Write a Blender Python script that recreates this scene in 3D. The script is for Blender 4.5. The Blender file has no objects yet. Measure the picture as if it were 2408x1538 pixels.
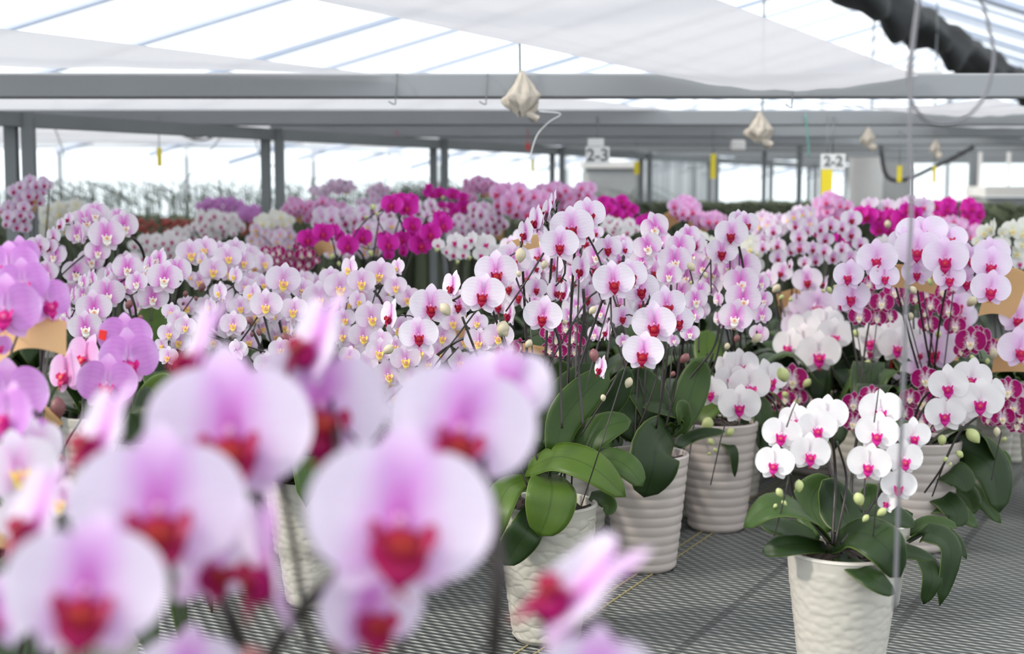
import bpy, math, random
import numpy as np
from mathutils import Vector, Matrix
random.seed(7)
R = math.radians
sc = bpy.context.scene
COL = sc.collection

# ------------------------------------------------------------ camera, world, sun, exposure
F_PX, CW, CH, HCAM = 3344.0, 2408.0, 1538.0, 0.80
PITCH = math.atan(319 / F_PX)
cam = bpy.data.objects.new('camera', bpy.data.cameras.new('camera'))
COL.objects.link(cam)
cam.location = (0, 0, HCAM)
cam.rotation_euler = (R(90) - PITCH, 0, 0)
cam.data.sensor_width = 36
cam.data.lens = 36 * F_PX / CW
cam.data.clip_start = 0.05
cam.data.clip_end = 200
cam.data.dof.use_dof = True
cam.data.dof.focus_distance = 2.55
cam.data.dof.aperture_fstop = 3.6
cam.data.dof.aperture_blades = 8
sc.camera = cam

world = bpy.data.worlds.new('world'); sc.world = world; world.use_nodes = True
wn = world.node_tree; wn.nodes.clear()
wo = wn.nodes.new('ShaderNodeOutputWorld'); wb = wn.nodes.new('ShaderNodeBackground')
wtc = wn.nodes.new('ShaderNodeTexCoord'); wsx = wn.nodes.new('ShaderNodeSeparateXYZ')
wr = wn.nodes.new('ShaderNodeValToRGB')
wr.color_ramp.elements[0].position = 0.42; wr.color_ramp.elements[0].color = (0.82, 0.93, 0.97, 1)
wr.color_ramp.elements[1].position = 0.75; wr.color_ramp.elements[1].color = (0.93, 0.96, 1.0, 1)
wm = wn.nodes.new('ShaderNodeMath'); wm.operation = 'MULTIPLY_ADD'; wm.inputs[1].default_value = 0.5; wm.inputs[2].default_value = 0.5
wn.links.new(wtc.outputs['Generated'], wsx.inputs[0]); wn.links.new(wsx.outputs['Z'], wm.inputs[0])
wn.links.new(wm.outputs[0], wr.inputs[0]); wn.links.new(wr.outputs[0], wb.inputs[0])
wb.inputs[1].default_value = 1.75
wn.links.new(wb.outputs[0], wo.inputs[0])

sl = bpy.data.lights.new('sun', 'SUN'); sl.energy = 3.4; sl.angle = R(5); sl.color = (1.0, 0.93, 0.84)
sun = bpy.data.objects.new('sun', sl); COL.objects.link(sun)
sun.rotation_euler = Vector((0.80, 0.25, -0.62)).to_track_quat('-Z', 'Y').to_euler()

sc.view_settings.view_transform = 'Standard'; sc.view_settings.look = 'None'
sc.view_settings.exposure = 0.22; sc.view_settings.gamma = 1.0
sc.view_settings.use_curve_mapping = False
try:
    sc.cycles.max_bounces = 7; sc.cycles.diffuse_bounces = 3; sc.cycles.glossy_bounces = 2
    sc.cycles.transmission_bounces = 4; sc.cycles.transparent_max_bounces = 10
    sc.cycles.use_denoising = True
    sc.cycles.use_adaptive_sampling = True; sc.cycles.adaptive_threshold = 0.02
    sc.cycles.caustics_reflective = False; sc.cycles.caustics_refractive = False
except Exception:
    pass

# ------------------------------------------------------------ pixel of the 2408x1538 frame + depth -> point
def P(px, py, Y):
    a = (px - CW / 2) / F_PX; b = (CH / 2 - py) / F_PX
    dx, dy, dz = a, math.cos(PITCH) + b * math.sin(PITCH), -math.sin(PITCH) + b * math.cos(PITCH)
    k = Y / dy
    return Vector((dx * k, Y, HCAM + dz * k))
def ppm(v):
    D = v[1] * math.cos(PITCH) - (v[2] - HCAM) * math.sin(PITCH)
    return F_PX / D
CROPS = {'o': (0, 0, 1.0), 'a': (0, 400, 3.845), 'b': (350, 550, 3.845), 'c': (600, 400, 4.013), 'd': (1150, 400, 2.796),
         'e': (1750, 400, 2.796), 'f': (1130, 830, 2.172), 'g': (1700, 850, 2.236), 'h': (0, 700, 1.836), 'i': (600, 700, 1.836),
         'k': (1750, 420, 3.66), 'l': (0, 400, 3.076), 'm': (600, 400, 3.076)}
def cp(c, x, y):
    x0, y0, s = CROPS[c]
    return x0 + x / s, y0 + y / s

# ------------------------------------------------------------ mesh helpers
class MB:
    def __init__(s): s.v = []; s.f = []; s.c = []; s.m = []
    def add(s, V, Fc, C=None, mi=0):
        n = len(s.v); s.v += [tuple(p) for p in V]
        s.f += [tuple(i + n for i in q) for q in Fc]; s.m += [mi] * len(Fc)
        s.c += C if C is not None else [(0.5, 0.5, 0.5)] * len(V)
    def mesh(s, name, mats, smooth=True):
        me = bpy.data.meshes.new(name); me.from_pydata(s.v, [], s.f)
        a = me.attributes.new('pc', 'FLOAT_VECTOR', 'POINT')
        a.data.foreach_set('vector', np.array(s.c, dtype=np.float32).ravel())
        for m in (mats if isinstance(mats, (list, tuple)) else [mats]): me.materials.append(m)
        me.polygons.foreach_set('material_index', s.m)
        me.polygons.foreach_set('use_smooth', [smooth] * len(s.f))
        me.update(); return me
    def obj(s, name, mats, parent=None, smooth=True, origin=None):
        if origin is not None: s.v = [tuple(Vector(p) - Vector(origin)) for p in s.v]
        return link(name, s.mesh(name, mats, smooth), parent, origin)
def link(name, data, parent=None, loc=None):
    o = bpy.data.objects.new(name, data); COL.objects.link(o)
    if parent: o.parent = parent
    if loc is not None: o.location = loc
    return o
def tag(o, label=None, cat=None, group=None, kind=None):
    if label: o['label'] = label
    if cat: o['category'] = cat
    if group: o['group'] = group
    if kind: o['kind'] = kind
    return o
def empty(name, loc, label, cat, group=None):
    o = link(name, None, None, loc); o.empty_display_size = 0.05
    return tag(o, label, cat, group)
def box(mb, c, s, ax=None, mi=0):
    ax = ax or (Vector((1, 0, 0)), Vector((0, 1, 0)), Vector((0, 0, 1)))
    V = [Vector(c) + ax[0] * (i * s[0] / 2) + ax[1] * (j * s[1] / 2) + ax[2] * (k * s[2] / 2) for i in (-1, 1) for j in (-1, 1) for k in (-1, 1)]
    mb.add(V, [(0, 1, 3, 2), (4, 6, 7, 5), (0, 4, 5, 1), (2, 3, 7, 6), (0, 2, 6, 4), (1, 5, 7, 3)], None, mi)
def barbox(mb, a, b, w, h, mi=0):
    a, b = Vector(a), Vector(b); d = (b - a); L = d.length; d.normalize()
    up = Vector((0, 0, 1)) if abs(d.z) < .9 else Vector((0, 1, 0))
    s = d.cross(up).normalized(); u = s.cross(d)
    box(mb, (a + b) / 2, (L, w, h), (d, s, u), mi)
def grid_faces(n, m, off=0, wrap=False):
    f = []
    for i in range(n):
        for j in range(m if wrap else m - 1 + 0):
            j2 = (j + 1) % m
            f.append((off + i * m + j, off + i * m + j2, off + (i + 1) * m + j2, off + (i + 1) * m + j))
    return f
def catmull(pts, n):
    pts = [Vector(p) for p in pts]
    if len(pts) == 2: return [pts[0].lerp(pts[1], i / n) for i in range(n + 1)]
    q = [pts[0] * 2 - pts[1]] + pts + [pts[-1] * 2 - pts[-2]]
    out = []; seg = len(pts) - 1
    for i in range(n + 1):
        u = i / n * seg; k = min(int(u), seg - 1); t = u - k
        a, b, c, d = q[k:k + 4]
        out.append(0.5 * ((2 * b) + (c - a) * t + (2 * a - 5 * b + 4 * c - d) * t * t + (3 * b - a - 3 * c + d) * t ** 3))
    return out
def tube(mb, pts, r0, r1=None, seg=6, mi=0):
    r1 = r0 if r1 is None else r1; n = len(pts); V = []; C = []
    ref = Vector((0.3, 1, 0.1)).normalized()
    for i, p in enumerate(pts):
        d = (pts[min(i + 1, n - 1)] - pts[max(i - 1, 0)])
        d = d.normalized() if d.length > 1e-9 else Vector((0, 0, 1))
        s = d.cross(ref)
        if s.length < 1e-3: s = d.cross(Vector((1, 0, 0)))
        s.normalize(); u = s.cross(d); r = r0 + (r1 - r0) * i / max(1, n - 1)
        for k in range(seg):
            a = 2 * math.pi * k / seg
            V.append(p + s * (math.cos(a) * r) + u * (math.sin(a) * r)); C.append((i / n, 0, 0))
    f = grid_faces(n - 1, seg, 0, True)
    f += [tuple(range(seg - 1, -1, -1)), tuple((n - 1) * seg + k for k in range(seg))]
    mb.add(V, f, C, mi)
def ellipsoid(mb, c, r, nu=10, nv=7, col=(0.5, 0.5, 0.5), mi=0, fn=None, axis=None):
    V = []; C = []; q = axis.to_track_quat('Z', 'Y') if axis is not None else None
    for i in range(nv + 1):
        th = math.pi * i / nv
        for j in range(nu):
            ph = 2 * math.pi * j / nu
            d = Vector((math.sin(th) * math.cos(ph), math.sin(th) * math.sin(ph), math.cos(th)))
            p = Vector((d.x * r[0], d.y * r[1], d.z * r[2]))
            if q: p = q @ p
            V.append(Vector(c) + p); C.append(fn(d) if fn else col)
    mb.add(V, grid_faces(nv, nu, 0, True), C, mi)

# ------------------------------------------------------------ materials
def new_mat(name):
    m = bpy.data.materials.new(name); m.use_nodes = True
    nt = m.node_tree; b = nt.nodes['Principled BSDF']; return m, nt, b
def attr(nt):
    a = nt.nodes.new('ShaderNodeAttribute'); a.attribute_name = 'pc'
    s = nt.nodes.new('ShaderNodeSeparateXYZ'); nt.links.new(a.outputs['Vector'], s.inputs[0]); return s
def ramp(nt, inp, stops):
    r = nt.nodes.new('ShaderNodeValToRGB'); e = r.color_ramp.elements
    while len(e) < len(stops): e.new(0.5)
    for k, (p, c) in enumerate(stops): e[k].position = p; e[k].color = (*c, 1)
    nt.links.new(inp, r.inputs[0]); return r.outputs[0]
def mixc(nt, fac, a, b, mode='MIX'):
    m = nt.nodes.new('ShaderNodeMix'); m.data_type = 'RGBA'; m.blend_type = mode
    for s, v in ((m.inputs[0], fac), (m.inputs[6], a), (m.inputs[7], b)):
        if hasattr(v, 'is_linked') or hasattr(v, 'links'): nt.links.new(v, s)
        else: s.default_value = v if not isinstance(v, tuple) else (*v, 1)
    return m.outputs[2]
def mathn(nt, op, a, b=0.0, c=0.0):
    m = nt.nodes.new('ShaderNodeMath'); m.operation = op
    for s, v in zip(m.inputs, (a, b, c)):
        if hasattr(v, 'links'): nt.links.new(v, s)
        else: s.default_value = v
    return m.outputs[0]
def noise(nt, scale, detail=2.0, vec=None, coord='Object'):
    n = nt.nodes.new('ShaderNodeTexNoise'); n.inputs['Scale'].default_value = scale; n.inputs['Detail'].default_value = detail
    if vec is None:
        t = nt.nodes.new('ShaderNodeTexCoord'); vec = t.outputs[coord]
    nt.links.new(vec, n.inputs['Vector']); return n.outputs['Fac']
def bump(nt, b, h, strength, dist=0.002):
    bp = nt.nodes.new('ShaderNodeBump'); bp.inputs['Strength'].default_value = strength; bp.inputs['Distance'].default_value = dist
    nt.links.new(h, bp.inputs['Height']); nt.links.new(bp.outputs[0], b.inputs['Normal'])
def translucent(nt, b, col, fac):
    out = nt.nodes['Material Output']; t = nt.nodes.new('ShaderNodeBsdfTranslucent'); mx = nt.nodes.new('ShaderNodeMixShader')
    if hasattr(col, 'links'): nt.links.new(col, t.inputs[0])
    else: t.inputs[0].default_value = (*col, 1)
    mx.inputs[0].default_value = fac
    nt.links.new(b.outputs[0], mx.inputs[1]); nt.links.new(t.outputs[0], mx.inputs[2]); nt.links.new(mx.outputs[0], out.inputs[0])
    return mx
def simple(name, col, rough=0.5, metal=0.0, nz=0.0, nscale=30, trans=0.0):
    m, nt, b = new_mat(name); c = col
    b.inputs['Roughness'].default_value = rough; b.inputs['Metallic'].default_value = metal
    b.inputs['Base Color'].default_value = (*col, 1)
    if nz:
        n = noise(nt, nscale, 3)
        c = mixc(nt, n, tuple(x * (1 - nz) for x in col), tuple(min(1, x * (1 + nz)) for x in col))
        nt.links.new(c, b.inputs['Base Color'])
    if trans: translucent(nt, b, c, trans)
    return m
def petal_mat(name, stops, edge=None, pattern=None):
    m, nt, b = new_mat(name); s = attr(nt)
    n = noise(nt, 9, 2)
    r = mathn(nt, 'ADD', s.outputs[0], mathn(nt, 'MULTIPLY', mathn(nt, 'SUBTRACT', n, 0.5), 0.16))
    c = ramp(nt, r, stops)
    # faint veins running out along the petal
    w = mathn(nt, 'MULTIPLY', mathn(nt, 'SINE', mathn(nt, 'MULTIPLY', s.outputs[1], 26.0)), 0.5)
    c = mixc(nt, mathn(nt, 'MULTIPLY', mathn(nt, 'ADD', w, 0.5), 0.10), c, stops[0][1])
    if pattern:
        n2 = nt.nodes.new('ShaderNodeTexNoise'); n2.inputs['Scale'].default_value = 4.0; n2.inputs['Detail'].default_value = 3
        mp = nt.nodes.new('ShaderNodeCombineXYZ')
        nt.links.new(mathn(nt, 'MULTIPLY', s.outputs[0], 0.8), mp.inputs[0]); nt.links.new(mathn(nt, 'MULTIPLY', s.outputs[1], 3.2), mp.inputs[1])
        nt.links.new(mp.outputs[0], n2.inputs['Vector'])
        k = mathn(nt, 'ADD', n2.outputs['Fac'], mathn(nt, 'MULTIPLY', s.outputs[0], -0.85))
        k = mathn(nt, 'GREATER_THAN', k, 0.26)
        c = mixc(nt, k, c, pattern)
    if edge:
        e = mathn(nt, 'GREATER_THAN', s.outputs[2], 0.94)
        c = mixc(nt, e, c, edge)
    nt.links.new(c, b.inputs['Base Color']); b.inputs['Roughness'].default_value = 0.55
    b.inputs['Specular IOR Level'].default_value = 0.25
    translucent(nt, b, c, 0.38)
    return m
def lip_mat(name, stops):
    m, nt, b = new_mat(name); s = attr(nt); c = ramp(nt, s.outputs[0], stops)
    nt.links.new(c, b.inputs['Base Color']); b.inputs['Roughness'].default_value = 0.45; b.inputs['Specular IOR Level'].default_value = 0.25
    translucent(nt, b, c, 0.12); return m
TYPES = {
 'RED': (petal_mat('petal_blush', [(0.0, (0.74, 0.16, 0.55)), (0.16, (0.84, 0.50, 0.80)), (0.42, (0.86, 0.80, 0.88)), (1, (0.89, 0.87, 0.91))]),
         petal_mat('sepal_blush', [(0.0, (0.78, 0.30, 0.66)), (0.35, (0.83, 0.60, 0.84)), (0.8, (0.86, 0.78, 0.88)), (1, (0.88, 0.85, 0.90))]),
         lip_mat('lip_crimson', [(0.0, (0.50, 0.06, 0.02)), (0.12, (0.34, 0.006, 0.012)), (0.6, (0.28, 0.0, 0.018)), (1, (0.32, 0.0, 0.05))]), (0.75, 0.3, 0.5)),
 'FOR': (petal_mat('petal_front', [(0.0, (0.70, 0.16, 0.62)), (0.2, (0.72, 0.42, 0.76)), (0.55, (0.76, 0.68, 0.82)), (1, (0.78, 0.73, 0.83))]),
         petal_mat('sepal_front', [(0.0, (0.62, 0.18, 0.58)), (0.35, (0.70, 0.38, 0.74)), (0.8, (0.76, 0.56, 0.80)), (1, (0.80, 0.72, 0.84))]),
         lip_mat('lip_front', [(0.0, (0.40, 0.045, 0.006)), (0.15, (0.26, 0.008, 0.006)), (0.5, (0.24, 0.0, 0.02)), (1, (0.32, 0.0, 0.10))]), (0.66, 0.36, 0.56)),
 'YEL': (petal_mat('petal_soft_pink', [(0.0, (0.80, 0.34, 0.68)), (0.22, (0.85, 0.62, 0.84)), (0.55, (0.87, 0.79, 0.88)), (1, (0.89, 0.85, 0.91))]),
         petal_mat('sepal_soft_pink', [(0.0, (0.80, 0.40, 0.72)), (0.4, (0.86, 0.72, 0.87)), (1, (0.89, 0.84, 0.90))]),
         lip_mat('lip_yellow', [(0.0, (0.62, 0.10, 0.12)), (0.25, (0.78, 0.36, 0.30)), (0.5, (0.88, 0.56, 0.08)), (0.8, (0.88, 0.64, 0.14)), (1, (0.9, 0.82, 0.7))]), (0.85, 0.7, 0.8)),
 'PWH': (petal_mat('petal_pink_eye', [(0.0, (0.80, 0.12, 0.62)), (0.25, (0.84, 0.42, 0.78)), (0.55, (0.88, 0.80, 0.88)), (1, (0.91, 0.89, 0.91))]),
         petal_mat('sepal_pink_eye', [(0.0, (0.80, 0.20, 0.66)), (0.4, (0.85, 0.62, 0.84)), (1, (0.90, 0.87, 0.90))]),
         lip_mat('lip_cream', [(0.0, (0.55, 0.10, 0.12)), (0.22, (0.75, 0.42, 0.20)), (0.45, (0.88, 0.78, 0.66)), (1, (0.9, 0.88, 0.82))]), (0.85, 0.7, 0.8)),
 'LIL': (petal_mat('petal_lilac', [(0.0, (0.80, 0.60, 0.84)), (0.18, (0.66, 0.30, 0.70)), (0.6, (0.62, 0.24, 0.66)), (0.93, (0.70, 0.38, 0.76)), (1, (0.80, 0.60, 0.84))]),
         petal_mat('sepal_lilac', [(0.0, (0.70, 0.34, 0.72)), (0.6, (0.72, 0.34, 0.72)), (1, (0.80, 0.52, 0.82))]),
         lip_mat('lip_magenta', [(0.0, (0.70, 0.20, 0.40)), (0.3, (0.55, 0.01, 0.16)), (1, (0.58, 0.01, 0.25))]), (0.7, 0.3, 0.6)),
 'MAG': (petal_mat('petal_magenta', [(0.0, (0.46, 0.0, 0.16)), (0.25, (0.62, 0.01, 0.34)), (0.8, (0.72, 0.03, 0.46)), (1, (0.80, 0.12, 0.60))]),
         petal_mat('sepal_magenta', [(0.0, (0.50, 0.0, 0.25)), (1, (0.74, 0.05, 0.50))]),
         lip_mat('lip_dark', [(0.0, (0.6, 0.05, 0.1)), (0.4, (0.36, 0.0, 0.06)), (1, (0.42, 0.0, 0.12))]), (0.6, 0.05, 0.3)),
 'WHT': (petal_mat('petal_white', [(0.0, (0.86, 0.72, 0.82)), (0.12, (0.88, 0.86, 0.86)), (1, (0.90, 0.885, 0.88))]),
         petal_mat('sepal_white', [(0.0, (0.87, 0.80, 0.84)), (1, (0.89, 0.875, 0.865))]),
         lip_mat('lip_rose', [(0.0, (0.60, 0.22, 0.08)), (0.2, (0.50, 0.02, 0.10)), (0.6, (0.50, 0.0, 0.18)), (1, (0.58, 0.03, 0.30))]), (0.85, 0.5, 0.7)),
 'PAT': (petal_mat('petal_wine', [(0.0, (0.40, 0.005, 0.13)), (1, (0.40, 0.005, 0.16))], edge=(0.82, 0.55, 0.70), pattern=(0.86, 0.74, 0.82)),
         petal_mat('sepal_wine', [(0.0, (0.40, 0.005, 0.13)), (1, (0.38, 0.005, 0.15))], edge=(0.82, 0.55, 0.70), pattern=(0.86, 0.74, 0.82)),
         lip_mat('lip_butter', [(0.0, (0.5, 0.15, 0.05)), (0.2, (0.82, 0.62, 0.20)), (0.5, (0.88, 0.82, 0.70)), (1, (0.88, 0.76, 0.6))]), (0.9, 0.8, 0.85)),
 'PAL': (petal_mat('petal_pale', [(0.0, (0.84, 0.42, 0.76)), (0.2, (0.84, 0.64, 0.85)), (0.6, (0.85, 0.76, 0.88)), (1, (0.88, 0.83, 0.90))]),
         petal_mat('sepal_pale', [(0.0, (0.82, 0.42, 0.76)), (0.5, (0.82, 0.62, 0.84)), (1, (0.86, 0.72, 0.88))]),
         lip_mat('lip_ruby', [(0.0, (0.60, 0.14, 0.03)), (0.16, (0.45, 0.005, 0.04)), (1, (0.48, 0.005, 0.14))]), (0.8, 0.4, 0.6)),
 'CRM': (petal_mat('petal_cream', [(0.0, (0.84, 0.84, 0.52)), (0.2, (0.89, 0.88, 0.80)), (1, (0.91, 0.90, 0.88))]),
         petal_mat('sepal_cream', [(0.0, (0.80, 0.84, 0.55)), (0.4, (0.88, 0.88, 0.82)), (1, (0.90, 0.90, 0.86))]),
         lip_mat('lip_gold', [(0.0, (0.5, 0.3, 0.03)), (0.4, (0.80, 0.62, 0.12)), (1, (0.88, 0.84, 0.7))]), (0.9, 0.88, 0.7)),
 'PNK': (petal_mat('petal_pink', [(0.0, (0.80, 0.22, 0.50)), (0.2, (0.84, 0.44, 0.74)), (0.6, (0.84, 0.50, 0.80)), (1, (0.88, 0.70, 0.88))]),
         petal_mat('sepal_pink', [(0.0, (0.80, 0.34, 0.66)), (1, (0.86, 0.58, 0.82))]),
         lip_mat('lip_red', [(0.0, (0.75, 0.25, 0.10)), (0.4, (0.62, 0.02, 0.08)), (1, (0.62, 0.03, 0.2))]), (0.8, 0.4, 0.6)),
}
COLUMN = {k: simple('column_' + k.lower(), v[3], 0.4, trans=0.2) for k, v in TYPES.items()}

def leaf_mat(name, dark, light, rough=0.42):
    m, nt, b = new_mat(name); s = attr(nt)
    n = noise(nt, 14, 3)
    c = mixc(nt, n, dark, light)
    c = mixc(nt, mathn(nt, 'MULTIPLY', mathn(nt, 'LESS_THAN', s.outputs[1], 0.045), 0.35), c, tuple(x * 0.45 for x in dark))
    c = mixc(nt, mathn(nt, 'MULTIPLY', mathn(nt, 'GREATER_THAN', s.outputs[1], 0.965), 0.5), c, (0.20, 0.28, 0.06))
    nt.links.new(c, b.inputs['Base Color']); b.inputs['Roughness'].default_value = rough
    w = mathn(nt, 'SINE', mathn(nt, 'MULTIPLY', s.outputs[1], 90.0))
    bump(nt, b, w, 0.12, 0.0006); b.inputs['Specular IOR Level'].default_value = 0.32
    translucent(nt, b, c, 0.14); return m
M_leaf = leaf_mat('leaf_dark', (0.010, 0.025, 0.006), (0.026, 0.056, 0.011))
M_leaf2 = leaf_mat('leaf_bright', (0.040, 0.085, 0.009), (0.090, 0.155, 0.018), 0.40)
M_leaf3 = leaf_mat('leaf_mid', (0.026, 0.062, 0.011), (0.052, 0.098, 0.018), 0.42)
M_stem = simple('stem_dark', (0.022, 0.016, 0.014), 0.4, nz=0.4, nscale=60)
M_stemg = simple('stem_green', (0.08, 0.10, 0.03), 0.45, nz=0.5, nscale=60)
M_stake = simple('stake_wire', (0.05, 0.042, 0.04), 0.5, nz=0.3)
M_budg = simple('bud_green', (0.55, 0.60, 0.26), 0.45, nz=0.12, nscale=12, trans=0.15)
M_budc = simple('bud_cream', (0.68, 0.60, 0.42), 0.45, nz=0.15, nscale=12, trans=0.15)
M_budp = simple('bud_plum', (0.22, 0.085, 0.085), 0.45, nz=0.25, nscale=12)
M_bark = simple('bark_mix', (0.035, 0.024, 0.018), 0.9, nz=0.6, nscale=70)
M_steel = simple('galvanised', (0.285, 0.295, 0.305), 0.42, 0.35, nz=0.14, nscale=2.2)
M_steel2 = simple('galvanised_dark', (0.20, 0.215, 0.22), 0.5, 0.3, nz=0.2, nscale=3)
M_kraft = simple('kraft_foam', (0.80, 0.52, 0.26), 0.7, nz=0.05, nscale=5, trans=0.25)
M_yellow = simple('sticky_yellow', (0.90, 0.72, 0.02), 0.4, nz=0.04, nscale=10)
M_white = simple('plastic_white', (0.82, 0.82, 0.80), 0.45, nz=0.04)
M_ink = simple('ink_grey', (0.16, 0.17, 0.17), 0.6, nz=0.2)
M_sack = simple('sack_cloth', (0.56, 0.50, 0.42), 0.85, nz=0.25, nscale=40, trans=0.1)
M_black = simple('shade_black', (0.012, 0.014, 0.015), 0.8, nz=0.4, nscale=12)
M_red = simple('tag_red', (0.70, 0.03, 0.02), 0.4, nz=0.1)
M_wire = simple('wire_grey', (0.20, 0.195, 0.21), 0.4, 0.3, nz=0.1)
M_hose = simple('hose_black', (0.03, 0.03, 0.033), 0.5, nz=0.2)
M_seed = simple('seedling_green', (0.085, 0.105, 0.055), 0.55, nz=0.5, nscale=3)
M_seed2 = simple('seedling_dark', (0.06, 0.085, 0.055), 0.6, nz=0.5, nscale=3)
M_redfl = simple('red_bloom', (0.30, 0.04, 0.03), 0.6, nz=0.3)
M_grey = simple('machine_grey', (0.33, 0.34, 0.34), 0.6, 0.0, nz=0.3, nscale=4)
M_duct = simple('duct_white', (0.75, 0.73, 0.70), 0.5, nz=0.06)
def pot_mat(name, col, kind):
    m, nt, b = new_mat(name)
    n = noise(nt, 22, 3)
    c = mixc(nt, n, tuple(x * 0.95 for x in col), tuple(min(1, x * 1.04) for x in col))
    nt.links.new(c, b.inputs['Base Color']); b.inputs['Roughness'].default_value = 0.33
    b.inputs['Specular IOR Level'].default_value = 0.4
    return m
M_pot_scale = pot_mat('pot_ivory', (0.50, 0.475, 0.41), 0)
M_pot_ridge = pot_mat('pot_blush_white', (0.50, 0.44, 0.405), 1)
M_pot_hammer = pot_mat('pot_hammered', (0.55, 0.52, 0.46), 2)

def film(name, tr, col, bumpy=0.0, trans_fac=0.6):
    m, nt, b = new_mat(name); out = nt.nodes['Material Output']
    b.inputs['Base Color'].default_value = (*col, 1); b.inputs['Roughness'].default_value = 0.45
    mx = translucent(nt, b, col, trans_fac)
    t = nt.nodes.new('ShaderNodeBsdfTransparent'); t.inputs[0].default_value = (1, 1, 1, 1)
    m2 = nt.nodes.new('ShaderNodeMixShader')
    n = noise(nt, 1.6, 3)
    f = mathn(nt, 'ADD', mathn(nt, 'MULTIPLY', mathn(nt, 'SUBTRACT', n, 0.5), bumpy), tr)
    nt.links.new(f, m2.inputs[0]); nt.links.new(mx.outputs[0], m2.inputs[1]); nt.links.new(t.outputs[0], m2.inputs[2])
    nt.links.new(m2.outputs[0], out.inputs[0]); return m
M_roof = film('roof_film', 0.66, (0.86, 0.89, 0.94), 0.4)
M_wall = film('wall_film', 0.8, (0.86, 0.91, 0.93), 0.3)
M_sheet = film('curtain_film', 0.05, (0.60, 0.60, 0.62), 0.04, 0.58)
M_sheet2 = film('grey_curtain', 0.15, (0.45, 0.47, 0.48), 0.2, 0.4)

# ------------------------------------------------------------ setting
AX = Vector((math.sin(R(27.3)), math.cos(R(27.3)), 0)); PX = Vector((math.cos(R(27.3)), -math.sin(R(27.3)), 0))
m, nt, b = new_mat('bench_weave')
tc = nt.nodes.new('ShaderNodeTexCoord'); mp = nt.nodes.new('ShaderNodeMapping'); mp.inputs['Rotation'].default_value = (0, 0, R(27.3))
nt.links.new(tc.outputs['Object'], mp.inputs[0]); sx = nt.nodes.new('ShaderNodeSeparateXYZ'); nt.links.new(mp.outputs[0], sx.inputs[0])
nn = noise(nt, 5, 2)
yy = mathn(nt, 'ADD', sx.outputs[1], mathn(nt, 'MULTIPLY', nn, 0.004))
rib = mathn(nt, 'SINE', mathn(nt, 'MULTIPLY', yy, 2 * math.pi / 0.0158))
crs = mathn(nt, 'SINE', mathn(nt, 'MULTIPLY', sx.outputs[0], 2 * math.pi / 0.045))
crs2 = mathn(nt, 'SINE', mathn(nt, 'ADD', mathn(nt, 'MULTIPLY', sx.outputs[0], 2 * math.pi / 0.034), mathn(nt, 'MULTIPLY', sx.outputs[1], 2 * math.pi / 0.0316)))
h = mathn(nt, 'ADD', rib, mathn(nt, 'MULTIPLY', crs2, 0.40))
seam = mathn(nt, 'GREATER_THAN', mathn(nt, 'SINE', mathn(nt, 'MULTIPLY', sx.outputs[0], 2 * math.pi / 0.31)), 0.985)
cc = ramp(nt, mathn(nt, 'MULTIPLY_ADD', h, 0.35, 0.5), [(0.25, (0.010, 0.014, 0.014)), (0.6, (0.055, 0.066, 0.062)), (0.95, (0.42, 0.43, 0.39))])  # rib highlights painted into the weave colour, near white on the crests
big = noise(nt, 2.3, 3)
cc = mixc(nt, big, cc, mixc(nt, 0.35, cc, (0.25, 0.26, 0.25)))
cc = mixc(nt, mathn(nt, 'MULTIPLY', seam, 0.6), cc, (0.03, 0.035, 0.035))
nt.links.new(cc, b.inputs['Base Color']); b.inputs['Roughness'].default_value = 0.42
bump(nt, b, h, 0.8, 0.004)
M_floor = m
mb = MB(); mb.add([(-30, -4, 0), (40, -4, 0), (40, 45, 0), (-30, 45, 0)], [(0, 1, 2, 3)])
floor = tag(mb.obj('floor', M_floor, smooth=False), kind='structure')
M_thread = simple('thread_yellow', (0.34, 0.28, 0.13), 0.6, nz=0.2)
def gp(px, py):
    for_y = HCAM / math.tan(math.atan((py - CH / 2) / F_PX) + PITCH)
    return P(px, py, for_y)
for (x0, y0, x1, y1) in ((1415, 1405, 1843, 1125), (1440, 1415, 1862, 1128)):
    a, bb = gp(x0, y0), gp(x1, y1); d = (bb - a).normalized(); mb = MB()
    s = -0.8
    while s < 2.2:
        q = a + d * s; box(mb, (q.x, q.y, 0.0015), (0.006, 0.0035, 0.0015), (d, Vector((-d.y, d.x, 0)), Vector((0, 0, 1)))); s += 0.0105
    tag(mb.obj('marker_thread', M_thread, floor, False), 'yellow marker thread woven into the dark matting', kind='stuff')

# roof: a gable whose ridge runs away along AX
ZR = HCAM + 2.2; R0 = P(2060, 0, 16.0); R0 = Vector((R0.x, 16.0, 0))
def ridge(Y): return R0.x + (Y - 16.0) * AX.x / AX.y
def roofpt(L, Y):   # L metres sideways along X from ridge
    return Vector((ridge(Y) + L, Y, ZR - 0.30 * abs(L)))
roof = empty('ceiling', (0, 0, 0), None, None); roof['kind'] = 'structure'
for side in (-1, 1):
    mb = MB(); ny, nx = 24, 8
    V = []
    for i in range(ny + 1):
        for j in range(nx + 1):
            p = roofpt(side * 6.2 * j / nx, -4 + 44 * i / ny); V.append(p)
    mb.add(V, grid_faces(ny, nx + 1, 0, False))
    mb.obj('roof_film', M_roof, roof)
raf = MB(); barbox(raf, (0, 0, 0), (-6.2, 0, -0.30 * 6.2), 0.07, 0.05); rafm = raf.mesh('rafter', M_steel, False)
M_rafter = simple('rafter_blue_grey', (0.50, 0.56, 0.68), 0.5, 0.2, nz=0.1); rafm.materials[0] = M_rafter
raf = MB(); barbox(raf, (0, 0, 0), (6.2, 0, -0.30 * 6.2), 0.07, 0.05); rafm2 = raf.mesh('rafter', M_rafter, False)
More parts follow.
